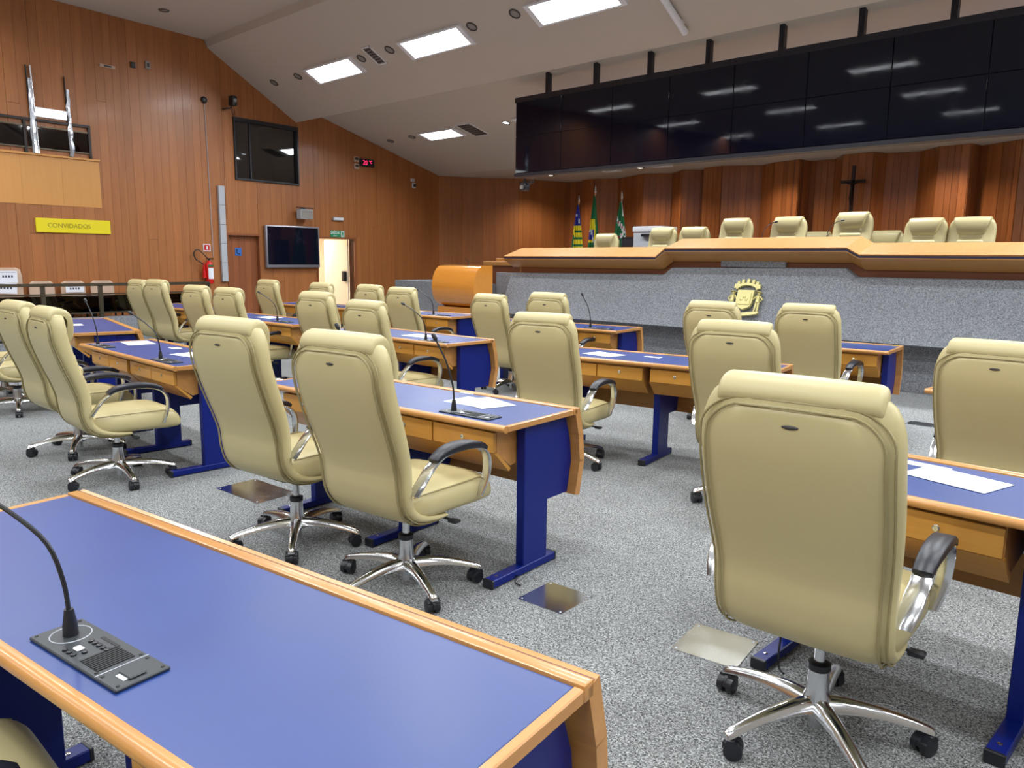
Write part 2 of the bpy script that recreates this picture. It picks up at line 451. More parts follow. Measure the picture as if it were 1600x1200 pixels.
zx = [(-14.15, 0), (-13.54, .0), (-13.40, .22), (-12.93, .25), (-12.38, .02), (-11.24, .30), (-10.61, .05), (-10.04, .34), (-9.56, .10), (-9.45, .34), (-8.93, .38), (-8.2, .05), (-7.77, .22),
      (-7.16, .30), (-7.1, .02), (-6.58, .0), (-6.2, .36), (-5.6, .36), (-5.5, .10), (-4.92, .02), (-4.47, .28), (-3.95, .30), (-3.88, .02), (-3.18, .26), (-2.6, .0), (-2.0, .28), (-1.3, .0), (-.6, .28), (.2, 0), (1, .28), (2, 0), (3, .28), (4, 0), (RX, .1)]
base_y = lambda x: 16.95 - (x + 14.15) * 0.0868
zp = [Vector((x, base_y(x) + .16 - 1.5 * o)) for x, o in zx]
facet_wall('wall_front', [FL[-1]] + zp[1:], 0.14, M['plank_dark'], 'pleated glossy reddish wooden wall behind the dais', 8)
# hidden sides of the room
struct(obj('wall_right', B().box(RX, RX + .15, -8, 17.6, 0, 6.2), M['room_paint'], smooth=0), 'plain painted right wall of the chamber', 'wall')
struct(obj('wall_back', B().box(-17.5, RX, -8.15, -8, 0, 6.2), M['room_paint'], smooth=0), 'plain painted rear wall of the chamber', 'wall')

# booth window
w1 = thing('window_1', 'dark interior control booth window high on left wall', 'window', lwp(WIN[0], WIN[2]), LROT, kind='structure')
WW, WH = WIN[1] - WIN[0], WIN[3] - WIN[2]
f = B(); e = 0.035
f.box(0, WW, -0.05, 0.06, 0, e); f.box(0, WW, -0.05, 0.06, WH - .07, WH); f.box(0, e, -0.05, 0.06, e, WH - .07); f.box(WW - e, WW, -0.05, 0.06, e, WH - .07)
obj('window_frame', f, M['black_plastic'], w1, smooth=0)
obj('mullion', B().box(.38, .41, 0.0, 0.05, e, WH - .07), M['screen_frame'], w1, smooth=0)
obj('pane', B().box(e, WW - e, 0.02, 0.028, e, WH - .07), M['glass'], w1, smooth=0)
bk = B()
bk.box(-.1, WW + .1, 1.5, 1.56, -.2, WH + .2); bk.box(-.16, -.1, .16, 1.5, -.2, WH + .2); bk.box(WW + .1, WW + .16, .16, 1.5, -.2, WH + .2)
bk.box(-.1, WW + .1, .16, 1.5, WH + .14, WH + .2); bk.box(-.1, WW + .1, .16, 1.5, -.2, -.14)
obj('booth_shell', bk, M['booth'], w1, smooth=0)
obj('booth_shelf', B().box(0, .75, 1.2, 1.45, .62, .86), M['balcony_wood'], w1, smooth=0)
obj('booth_cabinet', B().box(.55, WW, .9, 1.3, -.14, .82), M['black_plastic'], w1, smooth=0)
# door with telephone sign
d1 = thing('door_1', 'flush wooden door with a small blue telephone sign', 'door', lwp(DPH[0], 0), LROT, kind='structure')
DW = DPH[1] - DPH[0]
for k in range(5):
    obj('door_board', B().box(DW * k / 5 + .002, DW * (k + 1) / 5 - .002, 0.06, 0.10, 0.01, 1.95), M['door_wood'], d1, smooth=0)
obj('door_frame', B().box(-.03, 0, -.045, .12, 0, 1.99).box(DW, DW + .03, -.03, .12, 0, 1.99).box(-.03, DW + .03, -.045, .12, 1.955, 1.995), M['door_wood'], d1, smooth=0)
# exit door: open, bright corridor behind
d2 = thing('door_2', 'open exit doorway showing a bright cream corridor', 'door', lwp(DEX[0], 0), LROT, kind='structure')
EW = DEX[1] - DEX[0]
obj('door_frame', B().box(-.03, .0, -.035, .16, 0, 1.98).box(EW, EW + .04, -.035, .16, 0, 1.98).box(-.03, EW + .04, -.035, .16, 1.95, 1.99), M['door_wood'], d2, smooth=0)
cw = B()
cw.box(-1.4, -1.3, .17, 3.0, 0, 2.6).box(2.6, 2.7, .17, 3.0, 0, 2.6).box(-1.4, 2.7, 2.9, 3.0, 0, 2.6).box(-1.4, 2.7, .17, 3.0, 2.5, 2.6)
obj('corridor_walls', cw, M['cream_wall'], d2, smooth=0)
obj('door_leaf', B().box(EW - .045, EW - .005, .17, 1.0, 0.01, 1.94), M['cream_wall'], d2, smooth=0)
obj('push_bar', B().bbox(EW - .13, EW - .045, .20, .30, .98, 1.22, .015), M['black_plastic'], d2)

# soffit strip in front of the pleated wall is the ceiling's low flat part; a carpeted stage behind the counter
st = B()
st.box(-9.75, RX, 10.62, 16.0, 0.0, 0.90)
st.box(-13.9, -9.75, 11.3, 15.2, 0.0, 0.90)
struct(obj('floor_stage', st, M['carpet'], smooth=0), 'raised carpeted stage floor behind the dais counter', 'floor')
struct(obj('trim_1', B().box(-13.3, -10.45, 10.32, 10.5, 0, 1.08).box(-13.3, -13.12, 10.5, 11.3, 0, 1.08), M['carpet_wall'], smooth=0), 'low grey carpeted wall behind the curved lectern', 'low wall')

# ------------------------------------------------------------------ chairs
def superring(cx, hw, ht, C, Nn, n=28, p=3.2, bul=0.0):
    """closed ring across x, thickness along normal Nn, centre C"""
    r = []
    for k in range(n):
        a = 2 * PI * k / n; ca, sa = math.cos(a), math.sin(a)
        x = math.copysign(abs(ca) ** (2 / p), ca) * hw
        t = math.copysign(abs(sa) ** (2 / p), sa) * ht * (1 + bul * (1 - (x / hw) ** 2 if hw else 0))
        r.append(Vector((cx + x, C[0] + Nn[0] * t, C[1] + Nn[1] * t)))
    return r
# stations: (y, z, half width, half thickness), from the top down and round under the seat
BACK = [(-.362, 1.182, .150, .014), (-.366, 1.172, .205, .036), (-.370, 1.145, .246, .050), (-.372, 1.08, .272, .058), (-.366, 1.00, .278, .060), (-.341, .90, .280, .058),
        (-.304, .79, .278, .056), (-.270, .69, .272, .053), (-.250, .60, .267, .048), (-.247, .51, .266, .042), (-.228, .435, .265, .036), (-.170, .385, .262, .030), (-.07, .36, .258, .022), (0.02, .352, .25, .012)]
def back_frame(u_pts):
    out = []
    for i, q in enumerate(u_pts):
        a = u_pts[max(i - 1, 0)]; b = u_pts[min(i + 1, len(u_pts) - 1)]
        t = Vector((b[0] - a[0], b[1] - a[1])).normalized()
        out.append((q, Vector((t.y, -t.x))))   # normal pointing backwards (-y)
    return out
def strip_on_back(st, x0, x1, off, side=1, n=8):
    pass
def make_chair():
    root = thing('office_chair', 'x', 'chair')
    up = []   # everything that goes up and down with the gas lift
    P = smooth_path(BACK, 2); fr = back_frame(P)
    b = B(); b.loft([superring(0, q[2], q[3], (q[0], q[1]), n_, 30, 3.4) for q, n_ in fr])
    up.append(obj('backrest', b, M['leather'], root, smooth=60))
    # rear panel with welt: slightly proud sheet on the back face
    b = B(); rings = []
    PF = back_frame(smooth_path(BACK, 8)); ZP = 1.118; CR = .085
    def corner(z, zt_=ZP, r=CR):
        d = max(0.0, zt_ - z)
        return 0.0 if d >= r else r - math.sqrt(max(0, r * r - (r - d) ** 2))
    sel = [(q, n_) for q, n_ in PF if q[1] < ZP]
    for i, (q, n_) in enumerate(sel):
        hw = q[2] - .034
        hw -= corner(q[1])
        ring = []
        for k in range(11):
            x = -hw + 2 * hw * k / 10
            d = q[3] + .005 - (.010 if k in (0, 10) else 0) - (.007 if i == 0 else 0) + .004 * (1 - (x / hw) ** 2)
            ring.append(Vector((x, q[0] + n_[0] * d, q[1] + n_[1] * d)))
        rings.append(ring)
    b.loft(rings, cap=False, closed=False)
    up.append(obj('rear_panel', b, M['leather'], root, smooth=60))
    # piping round the rear panel: two cords
    def cord(inset, r, zmax, extra=0.004):
        left, right = [], []
        for i, (q, n_) in enumerate([z for z in PF if z[0][1] < zmax]):
            hw = q[2] - inset - corner(q[1], zmax)
            d = q[3] + extra - (.008 if inset < .02 else 0)
            left.append(Vector((-hw, q[0] + n_[0] * d, q[1] + n_[1] * d)))
            right.append(Vector((hw, q[0] + n_[0] * d, q[1] + n_[1] * d)))
        a = left[0]; c_ = right[0]
        top = [a.lerp(c_, t / 6) + Vector((0, -.004 * math.sin(PI * t / 6), .004 * math.sin(PI * t / 6))) for t in range(1, 6)]
        return B().tube(left[::-1] + top + right, r, 6)
    up.append(obj('piping', cord(.034, .0042, ZP), M['leather_seam'], root, smooth=60))
    up.append(obj('outer_piping', cord(.013, .0038, 1.132, .001), M['leather_seam'], root, smooth=60))
    # head roll draped over the top, hanging further down in front
    b = B(); rings = []
    path = [(-.400, 1.118, .214), (-.418, 1.130, .222), (-.420, 1.152, .226), (-.400, 1.186, .226), (-.360, 1.203, .224), (-.312, 1.188, .214), (-.280, 1.150, .204), (-.266, 1.09, .190), (-.266, 1.03, .172), (-.278, .985, .155), (-.300, .962, .13)]
    path = smooth_path(path, 2)
    rings = []
    for i, (y, z, hw) in enumerate(path):
        cy, cz = -.362, 1.06
        if z > 1.06: v = Vector((y - cy, z - cz))
        else: v = Vector((y - (-.35), 0))
        v.normalize(); inner = .028
        ring = []
        for (k, (fx, ft)) in enumerate([(-1, -1.6), (-1, -.9), (-.985, -.45), (-.955, -.18), (-.90, -.02), (-.6, .05), (0, .1), (.6, .05), (.90, -.02), (.955, -.18), (.985, -.45), (1, -.9), (1, -1.6)]):
            d = ft * inner
            ring.append(Vector((fx * hw, y + v[0] * d, z + v[1] * d)))
        rings.append(ring)
    b.loft(rings, cap=True)
    up.append(obj('head_roll', b, M['leather'], root, smooth=60))
    # front cushion: five stitched ribs
    b = B()
    for k in range(5):
        z0 = .93 - k * .083
        i = min(range(len(fr)), key=lambda j: abs(fr[j][0][1] - z0) if fr[j][0][0] < -.2 else 9)
        q, n_ = fr[i]; hw = .150 + .006 * k
        rings = []
        for fx in (-1, -.96, -.85, -.5, 0, .5, .85, .96, 1):
            s_ = {1: .3, .96: .75}.get(abs(fx), 1)
            rings.append([Vector((fx * hw, q[0] - n_[0] * (q[3] - .012 + .026 * math.cos(a) * s_), z0 + .040 * math.sin(a) * s_ - n_[1] * q[3])) for a in [2 * PI * t / 10 for t in range(10)]])
        b.loft(rings)
    up.append(obj('lumbar_ribs', b, M['leather'], root, smooth=60))
    up.append(obj('badge', B().ball((0, -.4400, 1.072), (.024, .004, .006), 12), M['dark_ring'], root))
    # seat cushion
    b = B(); rings = []
    for (y, zt_, zb, hw) in smooth_path([(-.235, .470, .400, .215), (-.215, .492, .375, .235), (-.12, .502, .355, .262), (0, .500, .350, .266), (.14, .504, .345, .266), (.24, .502, .340, .264), (.30, .488, .340, .258), (.338, .452, .345, .248), (.352, .410, .360, .228)], 2):
        cz, hh = (zt_ + zb) / 2, (zt_ - zb) / 2; r = []
        for k in range(26):
            a = 2 * PI * k / 26; ca, sa = math.cos(a), math.sin(a)
            x = math.copysign(abs(ca) ** .48, ca) * hw; z = math.copysign(abs(sa) ** .55, sa) * hh
            r.append(Vector((x, y, cz + z)))
        rings.append(r)
    b.loft(rings)
    up.append(obj('seat', b, M['leather'], root, smooth=60))
    # seat welt
    for sx in (-1, 1):
        b = B(); b.tube([(sx * .243, -.2, .484), (sx * .252, -.1, .487), (sx * .257, .1, .486), (sx * .252, .24, .484), (sx * .238, .315, .456)], .004, 6)
        up.append(obj('seat_piping', b, M['leather_seam'], root, smooth=60))
    # mechanism and lever
    b = B(); b.bbox(-.08, .08, -.13, .10, .315, .362, .012); b.tube([(.05, .0, .335), (.20, .02, .335), (.27, .03, .328)], .006, 8); b.bbox(.25, .30, .01, .05, .318, .334, .005)
    up.append(obj('tilt_mechanism', b, M['black_plastic'], root))
    # arm loops
    for sx in (-1, 1):
        path = smooth_path([(sx * .272, -.235, .505), (sx * .288, -.205, .555), (sx * .296, -.155, .615), (sx * .300, -.09, .655), (sx * .302, .0, .668), (sx * .302, .10, .664), (sx * .302, .185, .642), (sx * .300, .235, .595), (sx * .296, .245, .53), (sx * .286, .232, .46), (sx * .270, .215, .40)], 3)
        w = [.060 - .0006 * i for i in range(len(path))]
        a = obj('armrest', B().bar(path, w, .014), M['chrome'], root, smooth=50); up.append(a)
        pp = [p for p in path if p[2] > .612][1:-1]
        pad = B().bar([(p[0], p[1], p[2] + .014) for p in pp], [.056 + .012 * math.sin(PI * i / (len(pp) - 1)) for i in range(len(pp))], [.022 + .016 * math.sin(PI * i / (len(pp) - 1)) for i in range(len(pp))])
        obj('arm_pad', pad, M['black_pad'], a, smooth=60)
    up.append(obj('gas_piston', B().lathe([(.018, .20), (.018, .345)], 14), M['chrome'], root))
    obj('column_collar', B().lathe([(.034, .235), (.037, .238), (.037, .258), (.026, .264)], 18), M['black_plastic'], root)
    obj('gas_column', B().lathe([(.022, .030), (.022, .08), (.048, .084), (.050, .10), (.044, .14), (.036, .165), (.033, .24)], 20), M['chrome'], root, smooth=50)
    # star base
    for k in range(5):
        an = PI / 2 + .35 + k * 2 * PI / 5; d = Vector((math.cos(an), math.sin(an), 0)); s_ = Vector((-d.y, d.x, 0))
        path = smooth_path([(.02, .120, .034, .040), (.10, .124, .030, .034), (.20, .116, .025, .026), (.29, .098, .021, .021), (.345, .082, .019, .019), (.360, .074, .016, .014)], 3)
        rings = []
        for (r, z, hw, hh) in path:
            rings.append([d * r + s_ * (a * hw) + Vector((0, 0, z + c_ * hh)) for a, c_ in ((-1, -.6), (-.75, .3), (-.35, .55), (.35, .55), (.75, .3), (1, -.6), (.6, -.75), (-.6, -.75))])
        arm = obj('base_arm', B().loft(rings), M['chrome'], root, smooth=50)
        an2 = an + 1.0 + k * .7; q = Vector((math.cos(an2), math.sin(an2), 0)); e_ = Vector((-q.y, q.x, 0)); c0 = d * .340
        ca = B()
        for sd in (-1, 1):
            T = Matrix.Translation(c0 + e_ * sd * .018 + q * .012 + Vector((0, 0, .031))) @ Matrix.Rotation(math.atan2(e_.y, e_.x), 4, 'Z') @ Matrix.Rotation(PI / 2, 4, 'Y')
            ca.lathe([(.022, -.013), (.030, -.011), (.031, 0), (.030, .011), (.022, .013)], 16, T)
        T = Matrix.Translation(c0 + q * .010 + Vector((0, 0, .030))) @ Matrix.Rotation(math.atan2(e_.y, e_.x), 4, 'Z')
        ca.prism([(-.030, -.002), (-.026, .022), (-.006, .036), (.014, .036), (.032, .016), (.033, -.004)], 0, -.006, .006, T)
        ca.prism([(-.012, .020), (-.006, .038), (.014, .038), (.026, .026), (.022, .014)], 0, -.029, .029, T)
        ca.lathe([(.008, .04), (.008, .075)], 8, Matrix.Translation(c0))
        obj('caster', ca, M['black_plastic'], arm, smooth=50)
    return root
UPN = {'backrest', 'rear_panel', 'piping', 'outer_piping', 'head_roll', 'lumbar_ribs', 'badge', 'seat', 'seat_piping', 'tilt_mechanism', 'armrest', 'gas_piston'}
chair0 = make_chair(); chair_used = []
def place_chair(x, y, yaw, top, label, group, z=0.0, spin=None):
    c_ = copy_tree(chair0) if chair_used else chair0
    chair_used.append(c_)
    c_.location = (x, y, z); c_.rotation_euler = (0, 0, math.radians(yaw)); c_['label'] = label; c_['group'] = group
    lift = top - 1.203
    for ch in c_.children:
        nm = ch.name.split('.')[0]
        if nm in UPN: ch.location.z = lift
        elif spin is not None and nm == 'base_arm': ch.rotation_euler.z = math.radians(spin)
    return c_
GF = 'cream leather office chairs at the delegates desks'
L_ = 'cream leather high-backed chair '
CH = [
 (-.90, 2.43, 4.5, 1.25, L_ + 'nearest the camera, right foreground, with small dark badge', -14),
 (-2.80, 2.22, 7.5, 1.25, L_ + 'in the centre foreground, nearer of the pair at the middle desk', 8),
 (-3.68, 2.16, 8, 1.26, L_ + 'left neighbour of the centre foreground chair, same desk', -10),
 (-5.61, 1.92, -1, 1.22, L_ + 'side-on at the left desk, right one of the pair', 30),
 (-6.67, 2.00, 3, 1.21, L_ + 'side-on at the left desk, behind the right one of the pair', 5),
 (-8.75, 2.10, 5, 1.20, L_ + 'cut by the left picture edge, only seat and base visible', 15),
 (-9.62, 2.20, 5, 1.20, L_ + 'at the far left edge, beyond the chair cut by the edge', 44),
 (-3.75, 4.53, 12, 1.18, L_ + 'at second-row desk, just right of the bright blue table end', 20),
 (-2.28, 4.64, 7, 1.21, L_ + 'directly behind the right foreground chair, second row', 40),
 (-.84, 4.64, -2, 1.20, L_ + 'cut by the right picture edge, second row', -5),
 (-2.80, 6.97, 4, 1.205, L_ + 'in third row, right of the gold coat of arms', 10),
 (-3.60, 6.76, 4, 1.20, L_ + 'in third row, partly covering the gold coat of arms', 0),
 (-5.62, 6.80, 4, 1.20, L_ + 'in third row, before the carpeted dais front, left part', 12),
 (-6.32, 6.62, 1, 1.16, L_ + 'in third row, just right of the curved lectern', 25),
 (-7.78, 6.50, 3, 1.19, L_ + 'in third row, below the left edge of the curved lectern', 5),
 (-8.60, 6.60, 3, 1.195, L_ + 'in third row, right of the bright exit doorway', 31),
 (-9.92, 6.70, 3, 1.18, L_ + 'in third row, right under the open exit doorway', 18),
 (-11.1, 6.50, 4, 1.195, L_ + 'in third row, left end, under the wall television', 6),
 (-5.66, 4.42, 3, 1.185, L_ + 'in second row, behind the left shoulder of the centre chairs', 2),
 (-6.66, 4.55, 4, 1.22, L_ + 'in second row, left one of the pair at the middle-left desk', 50),
 (-8.45, 4.54, 4, 1.20, L_ + 'in second row left, under the white wall duct, right of two', 12),
 (-9.27, 4.54, 4, 1.20, L_ + 'in second row left, below the fire extinguisher', 33),
 (-10.98, 4.76, 5, 1.22, L_ + 'far left by the railing, right one of an overlapping pair', 7),
 (-11.72, 4.80, 4, 1.20, L_ + 'far left by the railing, left one of an overlapping pair', 22),
]
for x, y, a, t, lab, sp_ in CH: place_chair(x, y, a, t, lab, GF, 0, sp_)
place_chair(-1.80, .10, 0, 1.20, L_ + 'in bottom left corner, only its black armrest showing', GF, 0, 0)
GD = 'cream leather office chairs behind the dais counter'
for x, t, a, lab in [(-8.80, 1.13, 176, 'between the blue-yellow and the green-white flag'), (-7.56, 1.22, 180, 'in front of the grey copier'),
                     (-6.92, 1.22, 184, 'at the left step of the counter'), (-6.17, 1.34, 182, 'on the raised counter part, leftmost there'),
                     (-5.31, 1.34, 180, 'left neighbour of the presiding chair'), (-4.36, 1.38, 178, 'the highest one, below the crucifix'),
                     (-3.40, 1.27, 176, 'second from right picture edge'), (-2.80, 1.27, 182, 'nearest the right picture edge')]:
    place_chair(x, 11.32, a, t, 'cream leather chair facing us on the dais, ' + lab, GD, .90, 0)
for x, lab in [(-5.52, 'low in the back row between two front chairs'), (-4.40, 'in the back row right of the presiding chair')]:
    place_chair(x, 12.9, 180, 1.17, 'cream leather chair on the dais, ' + lab, GD, .90, 0)

# ------------------------------------------------------------------ desks
DL, DH = 1.93, 0.79          # length, height
HD = 0.31                    # half depth
def make_desk():
    root = thing('delegate_desk', 'x', 'desk')
    x0, x1 = -DL, 0.0
    obj('desktop', B().bbox(x0 + .022, x1 - .022, -HD + .03, HD - .045, DH - .026, DH, .002, 1), M['laminate'], root, smooth=0)
    # near bullnose
    r = []
    for k in range(12):
        a = PI * k / 11; r.append((-HD + .022 - .020 * math.sin(a), DH - .013 + .017 * math.cos(a)))
    b = B().prism(r + [(-HD + .032, DH - .030), (-HD + .032, DH + .003)], 0, x0, x1)
    obj('front_edge', b, M['desk_wood'], root, smooth=50)
    for s in (0, 1):
        xa, xb = (x0, x0 + .022) if s == 0 else (x1 - .022, x1)
        obj('side_edge', B().bbox(xa, xb, -HD + .032, HD - .045, DH - .028, DH + .002, .003, 1), M['desk_wood_y'], root)
    obj('far_edge', B().bbox(x0, x1, HD - .043, HD - .008, DH - .030, DH + .006, .005, 2), M['desk_wood'], root)
    obj('edge_groove', B().box(x0 + .002, x1 - .002, HD - .012, HD + .004, DH - .03, DH + .002), M['brown_board'], root, smooth=0)
    # curved modesty front in three boards
    prof = [(HD + .010, DH + .005), (HD + .048, DH - .135), (HD + .066, DH - .285), (HD + .026, DH - .47)]
    for k in range(3):
        (ya, za), (yb, zb) = prof[k], prof[k + 1]
        d = Vector((yb - ya, zb - za)).normalized(); n = Vector((d.y, -d.x))
        t = .042
        q = [(ya, za), (yb, zb - (-.001)), (yb + n.x * t, zb + n.y * t), (ya + n.x * t, za + n.y * t)]
        o = obj('modesty_board', B().prism(q, 0, x0, x1), M['desk_wood'], root, smooth=0)
    obj('cable_duct', B().bbox(x0 + .12, x1 - .12, HD - .02, HD + .018, .50, .525, .004, 1), M['white'], root)
    obj('socket_box', B().bbox(-.135, -.095, HD - .035, HD + .01, .47, .55, .004, 1), M['white'], root)
    # legs
    for lx in (-.06, -.91, -1.71):
        leg = obj('leg', B().bbox(lx - .026, lx + .026, -.10, .095, .035, DH - .026, .004, 1), M['blue_steel'], root)
        g = B().prism([(.095, DH - .04), (HD - .05, DH - .04), (HD - .005, DH - .16), (HD + .012, DH - .285), (HD - .022, DH - .45), (.095, DH - .45)], 0, lx - .012, lx + .012)
        obj('gusset', g, M['blue_steel'], leg, smooth=0)
        ft = obj('foot', B().bbox(lx - .030, lx + .030, -.335, .165, .006, .046, .004, 1), M['blue_steel'], root)
        for ya in (-.345, .160): obj('foot_cap', B().bbox(lx - .031, lx + .031, ya, ya + .015, .002, .047, .003, 1), M['black_plastic'], ft)
        for yy in (-.28, .11): obj('foot_screw', B().lathe([(.009, .046), (.009, .048), (.005, .050)], 10, Matrix.Translation((lx, yy, 0))), M['chrome'], ft)
    # drawer cases, two drawers each
    for (a, b_) in ((-.905, -.095), (-1.755, -.965)):
        yf = -HD + .045
        sec = [(yf + .022, DH - .028), (yf + .022, DH - .150), (yf + .13, DH - .230), (.10, DH - .185), (.10, DH - .028)]
        case = obj('drawer_case', B().prism(sec, 0, a, b_), M['desk_wood'], root, smooth=0)
        lip = [(yf + .004, DH - .148), (yf + .022, DH - .146), (yf + .125, DH - .240), (yf + .112, DH - .255)]
        obj('case_lip', B().prism(lip, 0, a - .004, b_ + .004), M['drawer_wood'], case, smooth=0)
        m = (a + b_) / 2
        for (c0, c1) in ((a, m - .003), (m + .003, b_)):
            dr = obj('drawer', B().bbox(c0 + .002, c1 - .002, yf, yf + .020, DH - .146, DH - .046, .002, 1), M['drawer_wood'], root)
            T = Matrix.Translation(((c0 + c1) / 2, yf, DH - .092)) @ Matrix.Rotation(PI / 2, 4, 'X')
            obj('lock', B().lathe([(.012, -.001), (.012, .004), (.009, .006), (.004, .006), (.004, .003)], 14, T), M['chrome'], dr)
    return root
desk0 = make_desk(); du = []
GDK = 'two-seat delegate desks with blue tops'
DK = [
 (-.757, .772, 8.2, 'blue-topped wooden desk in the left foreground, nearest the camera'),
 (-2.46, 2.81, 5.1, 'blue-topped desk in the centre with a white sheet near its right end'),
 (.49, 2.99, -1.1, 'blue-topped desk behind the right foreground chair, cut by right edge'),
 (-5.35, 2.53, -.4, 'purple-blue topped desk at left, drawers toward us, before the side-on chairs'),
 (-8.22, 2.78, -10, 'far left blue-topped desk, seen behind the side-on chairs, before the low carpet wall'),
 (-2.42, 5.36, 9.5, 'second-row desk under the dais, between the two centre-right chairs'),
 (.51, 5.48, -1, 'second-row desk at the right edge, mostly hidden by a chair'),
 (-5.23, 4.93, 1.0, 'second-row desk with the bright blue end panel in picture centre'),
 (-7.85, 4.92, 2.1, 'second-row desk at left with one curved microphone, before the wall television'),
 (-10.55, 5.15, 4, 'second-row desk at far left beside the overlapping chair pair'),
 (-7.63, 7.11, 6.6, 'third-row desk right in front of the curved lectern'),
 (-5.05, 7.2, 7.8, 'third-row desk before the dais with an upright thin microphone'),
 (-2.31, 7.47, 6.6, 'third-row desk below the dais front, its right end free'),
 (-9.80, 7.0, 5, 'third-row desk at far left before the open exit doorway'),
]
for i, (x, y, a, lab) in enumerate(DK):
    d = copy_tree(desk0) if i < len(DK) - 1 else desk0
    if i == 0:      # the near desk has a single short drawer case on its right half
        for ch in list(d.children):
            if ch.name.split('.')[0] in ('drawer', 'drawer_case'):
                for g_ in list(ch.children): bpy.data.objects.remove(g_)
                bpy.data.objects.remove(ch)
        yf = -HD + .045
        cs_ = obj('drawer_case', B().prism([(yf + .022, DH - .028), (yf + .022, DH - .150), (yf + .13, DH - .230), (.10, DH - .185), (.10, DH - .028)], 0, -.58, -.095), M['desk_wood'], d, smooth=0)
        dr_ = obj('drawer', B().bbox(-.578, -.097, yf, yf + .020, DH - .146, DH - .046, .002, 1), M['drawer_wood'], d)
        obj('cable_cover', B().bbox(-1.84, -1.785, -.10, -.05, .0, DH - .03, .004, 1), M['grey_plastic'], d)
    a = math.radians(a)
    d.location = (x, y, 0); d.rotation_euler = (0, 0, a); d['label'] = lab; d['group'] = GDK

# ------------------------------------------------------------------ conference microphones (console + gooseneck)
def make_mic(lean=(-.10, -.14), h=.30, console=True, straight=False):
    root = thing('conference_microphone', 'x', 'microphone')
    if console:
        pl_ = obj('console_plate', B().bbox(-.055, .275, -.055, .050, .0, .007, .002, 1), M['console'], root)
        for bx_, by_ in [(.062 + .015 * k, .010) for k in range(5)] + [(.058 + .016 * k, -.038) for k in range(3)] + [(.096, -.020)]:
            obj('button', B().lathe([(.006, .007), (.0055, .010), (.003, .0105)], 10, Matrix.Translation((bx_, by_, 0))), M['black_plastic'], pl_)
        obj('talk_key', B().bbox(.064, .084, -.028, -.012, .007, .011, .002, 1), M['white'], pl_)
        obj('card_slot', B().box(.062, .125, .028, .035, .0065, .0078), M['grille'], pl_, smooth=0)
        g = B()
        for k in range(9):
            g.box(.122 + .0075 * k, .1265 + .0075 * k, -.042, .030, .0066, .0086)
        obj('speaker_grille', g, M['grille'], pl_, smooth=0)
        obj('socket_flap', B().bbox(.222, .262, -.022, .012, .007, .0115, .002, 1), M['console'], pl_)
        obj('socket', B().box(.228, .256, -.030, -.021, .0066, .0084), M['white'], pl_, smooth=0)
        obj('divider', B().box(.2005, .2025, -.054, .049, .0068, .0080), M['grey_plastic'], pl_, smooth=0)
        sc = B()
        for (a, b_) in ((-.045, -.045), (-.045, .040), (.19, -.045), (.19, .040), (.212, -.045), (.212, .040), (.265, -.045), (.265, .040)):
            sc.lathe([(.004, .007), (.003, .0085)], 8, Matrix.Translation((a, b_, 0)))
        obj('screw', sc, M['grille'], pl_)
        ring = B(); rr = []
        for k in range(25): a = 2 * PI * k / 24; rr.append((.038 * math.cos(a), .038 * math.sin(a), .0072))
        ring.tube(rr, .0012, 6); obj('socket_ring', ring, M['grey_plastic'], pl_)
    obj('neck_base', B().lathe([(.015, .006), (.014, .03), (.010, .055), (.009, .062)], 14), M['black_plastic'], root)
    lx, ly = lean
    pts = smooth_path([(0, 0, .05), (lx * .03, ly * .03, .12), (lx * .16, ly * .16, .12 + (h - .12) * .38), (lx * .48, ly * .48, .12 + (h - .12) * .68), (lx * .82, ly * .82, .12 + (h - .12) * .90), (lx, ly, h)], 4)
    if straight: pts = smooth_path([(0, 0, .05), (lx * .05, ly * .05, h * .35), (lx * .35, ly * .35, h * .65), (lx * .7, ly * .7, h * .85), (lx, ly, h)], 4)
    obj('gooseneck', B().tube(pts, .0048, 8), M['black_plastic'], root)
    d = (Vector(pts[-1]) - Vector(pts[-3])).normalized(); e = Vector(pts[-1])
    obj('microphone_head', B().tube([e - d * .004, e, e + d * .008, e + d * .030, e + d * .036, e + d * .038], [.005, .009, .0115, .0115, .008, .003], 12), M['black_plastic'], root)
    return root
mic0 = make_mic((-.16, -.12), .33); mu = []
mic1 = make_mic((-.085, -.04), .36, True, True)
GM = 'gooseneck microphones on the delegates desks'
MC = [
 (-1.655, .452, 8.4, 0, 'black gooseneck microphone on grey console plate in the left foreground'),
 (-2.87, 2.59, 5, 1, 'black gooseneck microphone beside the white sheet on the centre desk'),
 (-3.68, 2.56, 5, 1, 'black gooseneck microphone on the centre desk seen between two chairs'),
 (-5.81, 2.33, 0, 0, 'curved microphone on the left desk, nearer its right end'),
 (-7.07, 2.32, 0, 1, 'upright microphone on the left desk, before the low carpet wall'),
 (-5.60, 4.70, 1, 0, 'thin microphone on the second-row desk with bright blue end'),
 (-8.40, 4.76, 2, 0, 'thin microphone on the left second-row desk, before the wall television'),
 (-8.06, 6.90, 6, 0, 'thin microphone just left of the curved lectern'),
 (-5.43, 6.98, 8, 1, 'upright thin microphone against the carpeted dais front'),
 (-10.40, 6.85, 5, 0, 'thin microphone in front of the open exit doorway'),
]
for i, (x, y, a, kk, lab) in enumerate(MC):
    src = mic1 if kk else mic0
    m_ = copy_tree(src) if src in mu else src
    mu.append(src)
    m_.location = (x, y, DH + .0005); m_.rotation_euler = (0, 0, math.radians(a)); m_['label'] = lab; m_['group'] = GM

